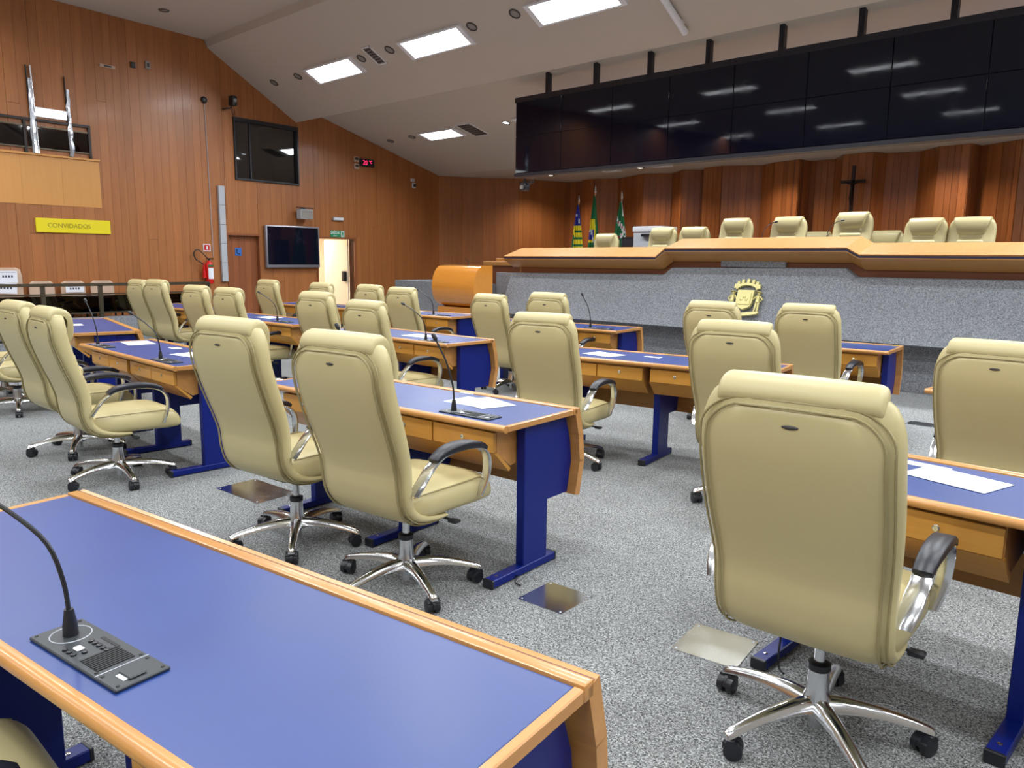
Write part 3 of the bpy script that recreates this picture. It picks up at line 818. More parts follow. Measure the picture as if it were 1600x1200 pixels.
# ------------------------------------------------------------------ papers on the desks
def sheet(pts, label, z=DH + .002, lines=0, name='paper_sheet'):
    cx = sum(p[0] for p in pts) / len(pts); cy = sum(p[1] for p in pts) / len(pts)
    b = B(); q = [(p[0] - cx, p[1] - cy) for p in pts]
    b.prism(q, 2, 0, .0015)
    o = obj(name, b, M['paper'], None, (cx, cy, z), smooth=0); tag(o, label, 'paper', 'papers left on the desks')
    if lines:
        A = Vector(q[0]); U_ = (Vector(q[1]) - A); V_ = (Vector(q[3]) - A); t = B()
        for k in range(lines):
            v = .12 + .76 * k / lines
            p0 = A + V_ * v + U_ * .12; p1 = A + V_ * v + U_ * (.88 if k % 4 else .6); w = V_.normalized() * .0022
            t.add([(p0.x, p0.y, .0017), (p1.x, p1.y, .0017), (p1.x + w.x, p1.y + w.y, .0017), (p0.x + w.x, p0.y + w.y, .0017)], [(0, 1, 2, 3)])
        obj('printed_lines', t, M['grey_plastic'], o, smooth=0)
    return o
def rect(cx, cy, w, h, a):
    a = math.radians(a); c_, s_ = math.cos(a), math.sin(a)
    return [(cx + u * c_ - v * s_, cy + u * s_ + v * c_) for u, v in ((-w / 2, h / 2), (w / 2, h / 2), (w / 2, -h / 2), (-w / 2, -h / 2))]
sheet(rect(-2.93, 2.87, .28, .21, -14), 'white sheet on the centre desk next to the microphone', DH + .002, 0)
sheet(rect(-2.99, 2.85, .28, .20, 4), 'lower white sheet sticking out under the other on the centre desk', DH + .0004, 0)
sheet(rect(-3.22, 3.02, .10, .05, 5), 'small paper slip at the far edge of the centre desk', DH + .001)
sheet(rect(-.71, 3.075, .30, .20, -14), 'printed sheet on the right desk beside the foreground chair', DH + .002, 16)
sheet(rect(-.86, 3.20, .20, .06, -6), 'narrow folded paper behind the printed sheet on the right desk', DH + .001)
sheet(rect(-7.02, 2.63, .31, .22, -8), 'white sheet on the left desk near the upright microphone', DH + .002)
sheet(rect(-6.45, 2.71, .12, .07, 0), 'small paper slip at the far edge of the left desk', DH + .001)
sheet(rect(-5.93, 2.62, .29, .20, 10), 'white sheet at the right end of the left desk', DH + .002)
sheet(rect(-5.95, 4.92, .32, .22, 4), 'white sheet on the second-row desk with bright blue end', DH + .002)
sheet(rect(-3.82, 5.10, .30, .21, -6), 'white sheet on the second-row desk right of the centre chair', DH + .002)
sheet(rect(-3.45, 5.26, .14, .06, 8), 'small slip on the second-row desk below the dais', DH + .001)
sheet(rect(-8.95, 4.96, .30, .21, 3), 'white sheet on the left second-row desk', DH + .002)
sheet(rect(-8.72, 7.08, .30, .20, 6), 'white sheet on the desk left of the lectern', DH + .002)
sheet(rect(-9.25, 2.83, .22, .12, -12), 'small sheet on the far left desk', DH + .002)

# steel floor outlet plates
def plate(pts, label):
    cx = sum(p[0] for p in pts) / 4; cy = sum(p[1] for p in pts) / 4; q = [(p[0] - cx, p[1] - cy) for p in pts]
    o = obj('floor_plate', B().prism(q, 2, 0, .003), M['steel_plate'], None, (cx, cy, .0005), smooth=0)
    tag(o, label, 'floor plate', 'steel cover plates in the carpet')
    sc = B()
    for u, v in q: sc.lathe([(.006, .003), (.004, .0045)], 8, Matrix.Translation((u * .88, v * .88, 0)))
    obj('screw', sc, M['grey_plastic'], o)
plate(rect(-2.20, 2.62, .25, .25, 4), 'square steel plate in the carpet by the centre desk foot')
plate(rect(-1.44, 2.74, .27, .27, 8), 'square steel plate in the carpet left of the foreground chair')
plate(rect(-4.70, 2.46, .50, .30, 4), 'reflective steel plate in the carpet under the two centre chairs')
plate(rect(-2.23, 8.19, .26, .20, 0), 'small steel plate in the carpet near the dais')
plate(rect(.02, 2.75, .27, .27, 0), 'steel plate in the carpet at the right picture edge')
# cable stub with yellow plug near the centre desk foot
cb = thing('floor_cable', 'yellow and black cable stub beside the centre desk foot', 'cable', (-2.50, 2.62, 0))
obj('cable', B().tube(smooth_path([(0, 0, .004), (.03, .02, .02), (.06, 0, .03), (.07, -.03, .015), (.10, -.02, .004)], 4), .004, 6), M['black_plastic'], cb)
obj('plug', B().tube(smooth_path([(-.02, -.02, .006), (.0, .0, .025), (.02, -.02, .03), (.02, -.05, .008)], 4), .006, 6), M['flag_yellow'], cb)
cb2 = thing('floor_cable', 'black cable dropping behind the right desk foot to the carpet', 'cable', (-1.18, 2.80, 0))
obj('cable', B().tube(smooth_path([(0, .05, .62), (.01, .03, .4), (-.01, .0, .15), (.0, -.04, .02), (.04, -.08, .005)], 4), .004, 6), M['black_plastic'], cb2)

# ------------------------------------------------------------------ dais front and counter
def section_sweep(stations, prof, closed=True):
    """prof: list of (y, z); stations: (x, dz)"""
    rings = [[Vector((x, y, z + dz)) for y, z in prof] for x, dz in stations]
    return B().loft(rings, closed=closed, cap=closed)
STN = [(-9.75, -.045), (-6.58, -.03), (-6.42, .09), (-3.78, .10), (-3.62, .015), (2.4, .02)]
df = thing('dais', 'long leaning grey carpet-clad front of the dais', 'dais', (0, 0, 0))
rings = []
for (x, zt_) in [(-9.75, 1.31), (-6.56, 1.35), (-6.42, 1.455), (-3.84, 1.49), (-3.70, 1.38), (2.4, 1.40)]:
    rings.append([Vector((x, 10.24, zt_)), Vector((x, 10.18, zt_ - .012)), Vector((x, 10.07, 1.0)), Vector((x, 9.88, .60)), Vector((x, 9.94, .58)), Vector((x, 10.34, .58)), Vector((x, 10.36, zt_))])
obj('carpet_panel', B().loft(rings), M['carpet_wall'], df, smooth=30)
obj('side_return', B().add([(-9.75, 10.24, 1.30), (-10.44, 10.50, 1.30), (-10.44, 10.50, .0), (-9.75, 10.20, .0), (-9.75, 10.30, 1.30), (-10.44, 10.60, 1.30), (-10.44, 10.60, .0), (-9.75, 10.30, .0)],
    [(0, 1, 2, 3), (7, 6, 5, 4), (0, 4, 5, 1), (1, 5, 6, 2), (2, 6, 7, 3), (3, 7, 4, 0)]), M['carpet_wall'], df, smooth=0)
obj('plinth', B().box(-9.75, 2.4, 10.22, 10.60, 0, .579), M['carpet_wall'], df, smooth=0)
obj('centre_block', B().box(-5.62, -4.66, 10.22, 10.40, 1.48, 1.575), M['carpet_wall'], df, smooth=0)
dc = thing('dais_counter', 'long stepped orange-wood counter on top of the dais front', 'counter', (0, 0, 0))
obj('top_board', section_sweep(STN, [(9.98, 1.645), (10.46, 1.795), (10.47, 1.755), (10.0, 1.625)]), M['counter_wood'], dc, smooth=0)
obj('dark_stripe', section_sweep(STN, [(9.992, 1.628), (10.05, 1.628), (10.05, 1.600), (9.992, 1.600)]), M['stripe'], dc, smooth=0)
obj('fascia', section_sweep(STN, [(9.98, 1.602), (9.985, 1.59), (10.235, 1.455), (10.27, 1.470), (10.05, 1.602)]), M['fascia_wood'], dc, smooth=0)
obj('base_rail', section_sweep([(x + (.16 if i == 0 else 0), dz) for i, (x, dz) in enumerate(STN)], [(10.27, 1.56), (10.35, 1.56), (10.35, 1.33), (10.27, 1.33)]), M['brown_board'], dc, smooth=0)
obj('work_surface', section_sweep(STN, [(10.44, 1.66), (10.98, 1.66), (10.98, 1.62), (10.44, 1.62)]), M['laminate'], dc, smooth=0)
obj('counter_back', section_sweep(STN, [(10.42, 1.64), (10.46, 1.64), (10.46, .95), (10.42, .95)]), M['fascia_wood'], dc, smooth=0)
obj('end_blue_top', B().bbox(-3.86, -3.52, 10.50, 10.84, 1.70, 1.775, .004, 1), M['laminate'], dc)
# gold coat of arms
em = thing('coat_of_arms', 'gold relief coat of arms with crown and two figures on dais front', 'emblem', (-5.115, 10.02, 1.055))
em.rotation_euler = (math.radians(-22), 0, 0); em.scale = (1.14, 1, 1.14)
g = B()
obj('shield', B().prism([(-.105, .10), (.105, .10), (.105, -.06), (.085, -.11), (.03, -.135), (0, -.15), (-.03, -.135), (-.085, -.11), (-.105, -.06)], 1, -.022, .03), M['gold'], em)
sh = B().box(-.082, .082, -.034, -.02, -.085, .07)
for k in range(3):
    sh.lathe([(.022, 0), (.020, .008), (.008, .012)], 10, Matrix.Translation((-.035 + .035 * k, -.034, -.02 + .03 * (k % 2))) @ Matrix.Rotation(PI / 2, 4, 'X'))
obj('shield_relief', sh, M['gold'], em)
cr = B()
arc = [(.125 * math.cos(a), .098 + .066 * math.sin(a)) for a in [PI * k / 12 for k in range(13)]]
for p, q in zip(arc, arc[1:]):
    cr.add([(w[0] * s_, y, w[1] + dz_) for y in (-.02, .02) for (w, s_, dz_) in ((p, 1, 0), (q, 1, 0), (q, 1.16, .03), (p, 1.16, .03))], [(0, 1, 2, 3), (7, 6, 5, 4), (0, 4, 5, 1), (1, 5, 6, 2), (2, 6, 7, 3), (3, 7, 4, 0)])
for k in range(7):
    a = PI * (k + .5) / 7; cx, cz = .155 * math.cos(a), .125 + .085 * math.sin(a)
    cr.box(cx - .016, cx + .016, -.022, .022, cz - .02, cz + .022)
    for t in (-1, 0, 1): cr.box(cx + t * .011 - .004, cx + t * .011 + .004, -.022, .022, cz + .022, cz + .034)
obj('mural_crown', cr, M['gold'], em, smooth=0)
for sx in (-1, 1):
    fb = B()
    fb.tube([(sx * .165, 0, .035), (sx * .165, 0, -.01), (sx * .168, 0, -.05)], [.026, .020, .024], 8)
    fb.tube([(sx * .158, 0, -.05), (sx * .155, 0, -.11), (sx * .150, 0, -.165)], [.014, .011, .009], 8)
    fb.tube([(sx * .178, 0, -.05), (sx * .182, 0, -.11), (sx * .180, 0, -.165)], [.014, .011, .009], 8)
    fb.tube([(sx * .145, 0, .03), (sx * .118, 0, -.01), (sx * .108, 0, -.03)], [.009, .008, .007], 8)
    fb.tube([(sx * .185, 0, .03), (sx * .212, 0, -.01), (sx * .192, 0, -.035)], [.009, .008, .007], 8)
    fb.ball((sx * .165, 0, .062), (.017, .017, .021), 10)
    fb.lathe([(.034, .075), (.030, .080), (.014, .092)], 12, Matrix.Translation((sx * .165, 0, 0)))
    fb.v = [(sx * .165 + (v[0] - sx * .165) * 1.25, v[1] * 1.3, v[2]) for v in fb.v]
    obj('supporter', fb, M['gold'], em)
obj('ribbon', B().prism([(-.22, -.165), (-.10, -.175), (0, -.19), (.10, -.175), (.22, -.165), (.20, -.195), (.10, -.215), (0, -.23), (-.10, -.215), (-.20, -.195)], 1, -.02, .02), M['gold'], em, smooth=0)

# microphones on the counter
for x, lab in ((-5.28, 'thin gooseneck microphone on the dais left of the presiding chair'), (-4.34, 'thin gooseneck microphone on the dais before the presiding chair')):
    m_ = thing('gooseneck_microphone', lab, 'microphone', (x, 10.72, 1.76), 0, 'microphones on the dais counter')
    obj('neck_base', B().lathe([(.02, 0), (.018, .02), (.008, .03)], 12), M['black_plastic'], m_)
    obj('gooseneck', B().tube(smooth_path([(0, 0, .02), (.0, .02, .15), (.03, .05, .27), (.10, .08, .34), (.15, .09, .355)], 4), .005, 8), M['black_plastic'], m_)
    obj('microphone_head', B().tube([(.15, .09, .355), (.155, .09, .357), (.19, .10, .362)], [.006, .012, .011], 10), M['black_plastic'], m_)

# lectern
lc = thing('lectern', 'glossy orange barrel-fronted wooden lectern at left end of dais', 'lectern', (-10.13, 9.3, 0))
b = B(); prof = smooth_path([(.32, 1.435), (.10, 1.43), (-.08, 1.40), (-.20, 1.30), (-.265, 1.16), (-.275, 1.02), (-.235, .88), (-.13, .77), (.02, .715), (.20, .70)], 3)
inner = [(.32, 1.40)] + [(y + .03, z) for y, z in prof[3:-1]] + [(.20, .74)]
poly = [(y * .75, z) for y, z in prof + [(.28, .72), (.32, 1.0), (.32, 1.43)]]
b.prism(poly, 0, -.53, .55)
obj('barrel_front', b, M['lectern_wood'], lc, smooth=30)
obj('lower_plinth', B().bbox(-.50, .55, -.10, .22, .60, .705, .006, 1), M['lectern_wood'], lc)
obj('carpet_base', B().box(-.54, .58, -.02, .36, 0, .60), M['carpet_wall'], lc, smooth=0)
obj('reading_microphone', B().tube(smooth_path([(.05, .15, 1.43), (.04, .13, 1.50), (.02, .08, 1.56)], 3), .005, 6).lathe([(.03, 1.43), (.025, 1.445)], 12, Matrix.Translation((.05, .15, 0))), M['black_plastic'], lc)
sd = thing('side_desk', 'plain wooden desk box between lectern and dais counter', 'desk', (-10.55, 11.0, .9))
obj('desk_body', B().box(-.62, .55, -.05, .35, 0, .52), M['brown_board'], sd, smooth=0)
obj('desk_top', B().bbox(-.66, .58, -.10, .40, .52, .60, .006, 1), M['fascia_wood'], sd)
obj('upper_shelf', B().bbox(-.40, .58, .0, .40, .60, .66, .006, 1), M['fascia_wood'], sd)

# ------------------------------------------------------------------ video wall
vw = thing('video_wall', 'long black video wall of joined screens hanging over the dais', 'video wall', (-9.4, 9.93, 0))
NCOL = 11; CW = 1.003; Z0, Z1 = 2.965, 4.17
rv = random.Random(4)
for i in range(NCOL):
    for j in range(2):
        z0 = Z0 + .03 + j * .595; 
        o = obj('screen', B().bbox(i * CW + .004, (i + 1) * CW - .004, -.045, .0, z0, z0 + .589, .003, 1), M['screen'], vw, smooth=0)
        o.rotation_euler = (0, 0, 0)
obj('screen_backing', B().box(-.01, NCOL * CW, .0, .10, Z0 + .02, Z1 - .03), M['seam_grey'], vw, smooth=0)
obj('lower_channel', B().box(-.02, NCOL * CW, -.05, .14, Z0 - .03, Z0 + .022), M['screen_frame'], vw, smooth=0)
obj('upper_beam', B().box(-.02, NCOL * CW, -.05, .16, Z1 - .03, Z1 + .05), M['screen_frame'], vw, smooth=0)
for k, x in enumerate([-8.75, -7.77, -6.78, -5.83, -4.78, -3.79, -2.79, -1.8, -.8, .2, 1.2]):
    obj('hanger_post', B().box(x + 9.4 - .035, x + 9.4 + .035, .0, .08, Z1 + .04, ceil_z(9.93) + .02), M['screen_frame'], vw, smooth=0)
# remote camera under the left end
pc = thing('camera', 'small black remote camera hanging under left end of video wall', 'camera', (-9.24, 9.96, 2.90))
obj('bracket', B().box(-.02, .02, -.02, .02, -.06, .0).box(-.10, .14, -.03, .03, -.075, -.06), M['black_plastic'], pc, smooth=0)
obj('camera_body', B().bbox(-.07, .07, -.06, .06, -.20, -.075, .02, 2), M['black_plastic'], pc)
obj('lens', B().lathe([(.035, 0), (.035, .03), (.028, .035), (.02, .03)], 14, Matrix.Translation((0, -.06, -.145)) @ Matrix.Rotation(PI / 2, 4, 'X')), M['grey_mesh'], pc)
obj('cable', B().tube(smooth_path([(.07, .02, -.02), (.16, .03, -.08), (.20, .02, -.02), (.12, 0, -.10), (.02, .0, -.07)], 4), .008, 6), M['dark_ring'], pc)
# ------------------------------------------------------------------ ceiling fixtures
def ceil_slope(y):
    return math.atan2(ceil_z(y + .05) - ceil_z(y - .05), .1)
GL = 'fluorescent ceiling panels'
def lamp(x, y, label, w=1.30, d=.34, power=1.0):
    t = thing('ceiling_light', label, 'ceiling light', (x, y, ceil_z(y)), 0, GL)
    t.rotation_euler = (ceil_slope(y), 0, 0)
    f = B(); f.box(-w / 2 - .09, w / 2 + .09, -d / 2 - .03, -d / 2, -.035, 0).box(-w / 2 - .09, w / 2 + .09, d / 2, d / 2 + .03, -.035, 0)
    f.box(-w / 2 - .09, -w / 2, -d / 2, d / 2, -.035, 0).box(w / 2, w / 2 + .09, -d / 2, d / 2, -.035, 0)
    obj('lamp_frame', f, M['lamp_frame'], t, smooth=0)
    obj('diffuser', B().box(-w / 2, w / 2, -d / 2, d / 2, -.022, -.002), M['diffuser'], t, smooth=0)
    ld = bpy.data.lights.new('lamp_light', 'AREA'); ld.shape = 'RECTANGLE'; ld.size = w; ld.size_y = d; ld.energy = LAMP_W * power; ld.color = (.93, .97, 1.0); ld.spread = math.radians(155)
    lo = bpy.data.objects.new('lamp_light', ld); COL.objects.link(lo); lo.parent = t; lo.location = (0, 0, -.03)
for i, x in enumerate([-12.37, -9.62, -6.87, -4.1, -1.3, 1.5, 4.2]):
    names = ['leftmost lit fluorescent panel on the large sloping ceiling part', 'second lit fluorescent panel from the left on the large sloping ceiling', 'lit fluorescent panel at the top picture edge, right of the others',
             'fluorescent panel beyond the top edge, right of centre', 'fluorescent panel over the right foreground, out of view', 'fluorescent panel over the right side, out of view', 'fluorescent panel by the right wall, out of view']
    lamp(x, 8.30, names[i])
lamp(-13.05, 11.42, 'small lit fluorescent panel on the lower ceiling left of the video wall', 1.0, .34, .8)
for i, x in enumerate([-10.2, -7.4, -4.6, -1.8, 1.0, 3.8]):
    lamp(x, 11.42, 'fluorescent panel behind the video wall, %s from the left' % ['first', 'second', 'third', 'fourth', 'fifth', 'sixth'][i], 1.0, .34, 1.25)
for r_, y in enumerate((5.3, 2.2, -1.2, -4.6)):
    for k, x in enumerate([-13.2, -9.7, -6.2, -2.7, .8, 4.0]):
        if y == 5.3 and k == 0: continue
        lamp(x, y, 'fluorescent panel of the ceiling row %s, %s from the left wall' % (['above the front desks', 'above the centre desks', 'above the camera', 'at the rear'][r_], ['first', 'second', 'third', 'fourth', 'fifth', 'sixth'][k]))
def disc(x, y, label, lit=None, r=.085, z=None, sl=None, cat='ceiling speaker', name='ceiling_speaker', grp='round ceiling fittings'):
    zz = ceil_z(y) if z is None else z
    t = thing(name, label, cat, (x, y, zz), 0, grp); t.rotation_euler = (ceil_slope(y) if sl is None else sl, 0, 0)
    rr = B(); n = 20
    prof = [(r * .80, -.004), (r * .84, -.014), (r, -.012), (r * 1.03, 0)]
    rr.loft([[Vector((q * math.cos(2 * PI * k / n), q * math.sin(2 * PI * k / n), z_)) for k in range(n)] for q, z_ in prof], cap=False)
    obj('ring', rr, M['dark_ring'], t)
    obj('grille', B().lathe([(r * .82, -.002), (r * .6, -.006), (r * .15, -.008)], 18), lit or M['grey_mesh'], t)
    return t
for x, y, lab in [(-14.31, 8.22, 'round ceiling speaker nearest the left wall on the large slope'), (-13.46, 8.23, 'round ceiling speaker left of the leftmost panel'), (-11.45, 8.23, 'round ceiling speaker right of the leftmost panel'),
                  (-10.66, 8.22, 'round ceiling speaker left of the second panel'), (-8.72, 8.22, 'round ceiling speaker right of the second panel'), (-7.85, 8.21, 'round ceiling speaker left of the third panel'),
                  (-14.80, 11.40, 'round ceiling speaker nearest the wall on the lower ceiling'), (-13.98, 11.37, 'round ceiling speaker left of the small panel'), (-13.72, 5.9, 'round ceiling speaker on the upper left ceiling part')]:
    disc(x, y, lab)
disc(-11.08, 11.38, 'round lit downlight left of the video wall', M['cool_lamp'], cat='downlight', name='downlight')
def vent(x, y, w, d, label, sloped=False):
    t = thing('ceiling_vent', label, 'vent', (x, y, ceil_z(y)), 0, 'ceiling vents'); t.rotation_euler = (ceil_slope(y), 0, 0)
    obj('frame', B().box(-w / 2, w / 2, -d / 2, -d / 2 + .02, -.015, 0).box(-w / 2, w / 2, d / 2 - .02, d / 2, -.015, 0).box(-w / 2, -w / 2 + .02, -d / 2, d / 2, -.015, 0).box(w / 2 - .02, w / 2, -d / 2, d / 2, -.015, 0), M['lamp_frame'], t, smooth=0)
    obj('vent_plate', B().box(-w / 2 + .02, w / 2 - .02, -d / 2 + .02, d / 2 - .02, -.006, -.001), M['dark_ring'], t, smooth=0)
    n = 7
    for k in range(n):
        yy = -d / 2 + .035 + (d - .07) * k / (n - 1)
        obj('slat', B().box(-w / 2 + .02, w / 2 - .02, yy - .010, yy + .004, -.014, -.010), M['grey_mesh'], t, smooth=0)
vent(-11.1, 8.24, .22, .42, 'small grey grille vent between the two sloping ceiling panels')
vent(-12.12, 11.45, .42, .62, 'larger square vent right beside the small lower panel')
tb = thing('tube_lamp', 'unlit white tube lamp on the ceiling at the top picture edge', 'tube lamp', (-5.62, 8.50, ceil_z(8.50)), 0)
tb.rotation_euler = (ceil_slope(8.62), 0, math.radians(0))
obj('tube', B().tube([(0, -.62, -.05), (0, -.60, -.05), (0, .60, -.05), (0, .62, -.05)], [.02, .045, .045, .02], 14), M['lamp_frame'], tb)
obj('tube_bracket', B().box(-.03, .03, -.5, -.42, -.02, 0).box(-.03, .03, .42, .5, -.02, 0), M['lamp_frame'], tb, smooth=0)
# warm downlights and boxes in the low soffit
for x, y, lab in [(-13.3, 15.3, 'leftmost warm downlight in the soffit near the wall corner'), (-10.59, 15.3, 'warm downlight in the soffit above the flags'), (-7.59, 15.1, 'warm downlight in the soffit left of the crucifix'), (-4.35, 14.88, 'warm downlight in the soffit right of the crucifix'), (-1.2, 14.8, 'warm downlight in the soffit beyond the right edge')]:
    t = disc(x, y, lab, M['warm_lamp'], .10, 3.65, 0.0, cat='downlight', name='downlight', grp='warm soffit downlights')
    ld = bpy.data.lights.new('lamp_light', 'SPOT'); ld.energy = 190; ld.spot_size = math.radians(140); ld.spot_blend = .8; ld.color = (1.0, .86, .68); ld.shadow_soft_size = .06
    lo = bpy.data.objects.new('lamp_light', ld); COL.objects.link(lo); lo.parent = t; lo.location = (0, 0, -.03); lo.rotation_euler = (math.radians(0), 0, 0)
for x, y, lab in [(-11.24, 15.1, 'white box on the soffit above the flags'), (-9.81, 15.0, 'white box on the soffit right of the flags'), (-5.7, 14.6, 'white box on the soffit near the crucifix')]:
    t = thing('soffit_box', lab, 'box', (x, y, 3.65), 0, 'white boxes on the soffit')
    obj('box_body', B().bbox(-.22, .22, -.10, .10, -.07, 0, .01, 1), M['white'], t)
    obj('box_lens', B().bbox(-.12, .12, -.104, -.098, -.05, -.02, .002, 1), M['grey_mesh'], t)

# ------------------------------------------------------------------ left wall equipment (local: x right along wall, -y into the room)
def on_left(name, label, cat, s, z, off=.02, group=None):
    return thing(name, label, cat, lwp(s, z, off), LROT, group)
tv = on_left('television', 'large black wall television in silver frame left of exit door', 'television', -1.22, 1.75, .02)
obj('tv_frame', B().bbox(-.69, .69, -.10, -.03, -.44, .44, .012, 2), M['tv_frame'], tv)
obj('tv_panel', B().box(-.655, .655, -.104, -.099, -.375, .41), M['screen'], tv, smooth=0)
obj('tv_mount', B().box(-.2, .2, -.03, 0, -.2, .2), M['black_plastic'], tv, smooth=0)
du_ = on_left('wall_duct', 'white vertical cable duct left of the telephone door', 'duct', -2.86, 0, .02)
for k in range(5):
    a = 1.04 + k * .372
    obj('duct_section', B().bbox(-.065, .065, -.06, 0, a + .002, a + .370, .005, 1), M['grey_plastic'], du_)
fe = on_left('fire_extinguisher', 'red fire extinguisher hanging on wood wall left of the duct', 'fire extinguisher', -3.24, 1.0, .04)
obj('cylinder', B().lathe([(.04, 0), (.072, .01), (.076, .03), (.076, .36), (.060, .41), (.030, .435), (.022, .45)], 20, Matrix.Translation((0, -.09, 0))), M['red'], fe)
obj('valve', B().lathe([(.018, .44), (.018, .49)], 10, Matrix.Translation((0, -.09, 0))).box(-.05, .09, -.10, -.08, .485, .50).box(-.02, .09, -.10, -.08, .465, .475), M['black_plastic'], fe)
obj('paper_label', B().loft([[Vector((.0775 * math.sin(a), -.09 - .0775 * math.cos(a), z)) for a in [-.8 + 1.6 * k / 8 for k in range(9)]] for z in (.10, .31)], cap=False, closed=False), M['paper'], fe)
obj('green_label', B().loft([[Vector((.0778 * math.sin(a), -.09 - .0778 * math.cos(a), z)) for a in [-.8 + 1.6 * k / 8 for k in range(9)]] for z in (.33, .37)], cap=False, closed=False), M['flag_green'], fe)
obj('hose', B().tube(smooth_path([(-.02, -.10, .47), (-.10, -.10, .56), (-.22, -.09, .66), (-.30, -.08, .60), (-.27, -.08, .48), (-.18, -.09, .42), (-.12, -.09, .38)], 4), .011, 8), M['black_plastic'], fe)
obj('hose_horn', B().lathe([(.012, .42), (.016, .36), (.034, .18), (.036, .12)], 12, Matrix.Translation((-.11, -.09, 0))), M['red'], fe)
es = on_left('extinguisher_sign', 'square red and white extinguisher pictogram sign on wall', 'sign', -3.22, 1.70, .045)
obj('sign_plate', B().box(-.075, .075, -.008, 0, -.07, .07), M['white'], es, smooth=0)
obj('red_field', B().box(-.058, .058, -.010, -.008, -.054, .054), M['red'], es, smooth=0)
obj('pictogram', B().box(-.018, .018, -.012, -.010, -.04, .02).box(-.008, .008, -.012, -.010, .02, .035), M['white'], es, smooth=0)
sg = on_left('yellow_sign', 'long yellow sign on wood wall below the balcony', 'sign', -5.66, 2.01, .045)
obj('sign_plate', B().bbox(-.60, .60, -.025, 0, -.115, .115, .004, 1), M['yellow'], sg)
Rx = Matrix.Rotation(PI / 2, 4, 'X')
text('lettering', 'CONVIDADOS', .105, M['olive'], sg, Matrix.Translation((-.08, -.027, 0)) @ Rx, .001)
ps = on_left('telephone_sign', 'small blue square telephone sign on wooden door', 'sign', -2.46, 1.63, -.058)
obj('sign_plate', B().box(-.075, .075, -.006, 0, -.08, .08), M['blue_sign'], ps, smooth=0)
obj('handset', B().tube(smooth_path([(-.030, -.009, .045), (-.040, -.009, .0), (-.01, -.009, -.03), (.032, -.009, -.042)], 4), [.014] * 2 + [.008] * 9 + [.014] * 2, 8), M['black_plastic'], ps)
ex = on_left('exit_sign', 'green and white SAÍDA exit sign above the open doorway', 'sign', .065, 2.065, .022)
obj('sign_plate', B().box(-.205, .205, -.010, 0, -.075, .075), M['green_sign'], ex, smooth=0)
text('lettering', 'SAÍDA', .095, M['white'], ex, Matrix.Translation((-.075, -.012, .022)) @ Rx, .001, .0015)
obj('arrow', B().prism([(-.13, -.045), (-.10, -.028), (-.10, -.040), (-.02, -.040), (-.02, -.050), (-.10, -.050), (-.10, -.062)], 1, -.013, -.010), M['white'], ex, smooth=0)
obj('running_figure', B().box(.10, .195, -.0115, -.010, -.065, .065), M['white'], ex, smooth=0)
obj('figure_shape', B().prism([(.14, .05), (.16, .05), (.16, .03), (.18, .0), (.16, -.01), (.17, -.055), (.155, -.055), (.145, -.02), (.12, -.05), (.11, -.04), (.13, .0), (.12, .02)], 1, -.014, -.0115), M['green_sign'], ex, smooth=0)
el = on_left('emergency_lamp', 'small white emergency lamp bar above the exit sign', 'lamp', .08, 2.40, .02)
obj('lamp_body', B().bbox(-.15, .15, -.05, 0, -.04, .035, .008, 1), M['grey_plastic'], el)
obj('lamp_lens', B().bbox(-.13, .13, -.058, -.048, -.03, .02, .004, 1), M['white'], el)
sb = on_left('wall_speaker_box', 'grey speaker box on bracket right above the television', 'speaker', -.93, 2.45, .02)
obj('speaker_body', B().bbox(-.17, .16, -.22, -.06, -.11, .10, .012, 1), M['grey_plastic'], sb)
obj('speaker_face', B().box(-.15, .14, -.224, -.219, -.09, .08), M['grey_mesh'], sb, smooth=0)
obj('bracket', B().box(-.22, .22, -.16, -.12, .125, .14).box(-.02, .02, -.14, 0, .10, .13), M['black_plastic'], sb, smooth=0)
ck = on_left('temperature_display', 'black digital display glowing red on upper left wall', 'display', .97, 3.715, .02)
obj('display_case', B().bbox(-.21, .21, -.06, 0, -.085, .085, .006, 1), M['black_plastic'], ck)
text('digits', '20', .15, M['led'], ck, Matrix.Translation((-.075, -.062, -.005)) @ Rx, .001, -.001)
text('unit', '°C', .085, M['led'], ck, Matrix.Translation((.09, -.062, .02)) @ Rx, .001, .001)
for z, lab in ((3.77, 'upper small beige control box left of red display'), (3.61, 'lower small beige control box left of red display')):
    t = on_left('control_box', lab, 'control box', .66, z, .02, 'beige boxes by the display')
    obj('box_body', B().bbox(-.075, .075, -.04, 0, -.06, .06, .006, 1), M['beige_fabric'], t); obj('box_window', B().box(-.05, .05, -.042, -.04, -.02, .035), M['dark_ring'], t, smooth=0)
dm = on_left('dome_camera', 'small white dome camera on the wood wall near its far corner', 'camera', 2.54, 3.33, .02)
obj('camera_base', B().bbox(-.06, .06, -.03, 0, -.065, .065, .01, 1), M['white'], dm)
obj('dome', B().ball((0, -.045, 0), .042, 12), M['black_plastic'], dm)
wb = on_left('white_wall_box', 'small white box right above the dome camera', 'box', 2.50, 3.455, .02)
obj('box_body', B().bbox(-.065, .065, -.03, 0, -.035, .035, .006, 1), M['white'], wb); obj('box_slot', B().box(-.04, .04, -.032, -.03, -.006, .006), M['grey_mesh'], wb, smooth=0)
rs = on_left('round_wall_device', 'black round device with thin cable running down the wall', 'wall device', -3.13, 4.46, .045)
obj('device_body', B().lathe([(.06, 0), (.065, .02), (.05, .045), (.02, .055)], 18, Matrix.Rotation(PI / 2, 4, 'X')), M['black_plastic'], rs)
obj('cable', B().tube([(0, -.008, -.05), (.02, -.008, -1.0), (.03, -.008, -2.0), (.04, -.008, -2.95)], .006, 6), M['grey_plastic'], rs)
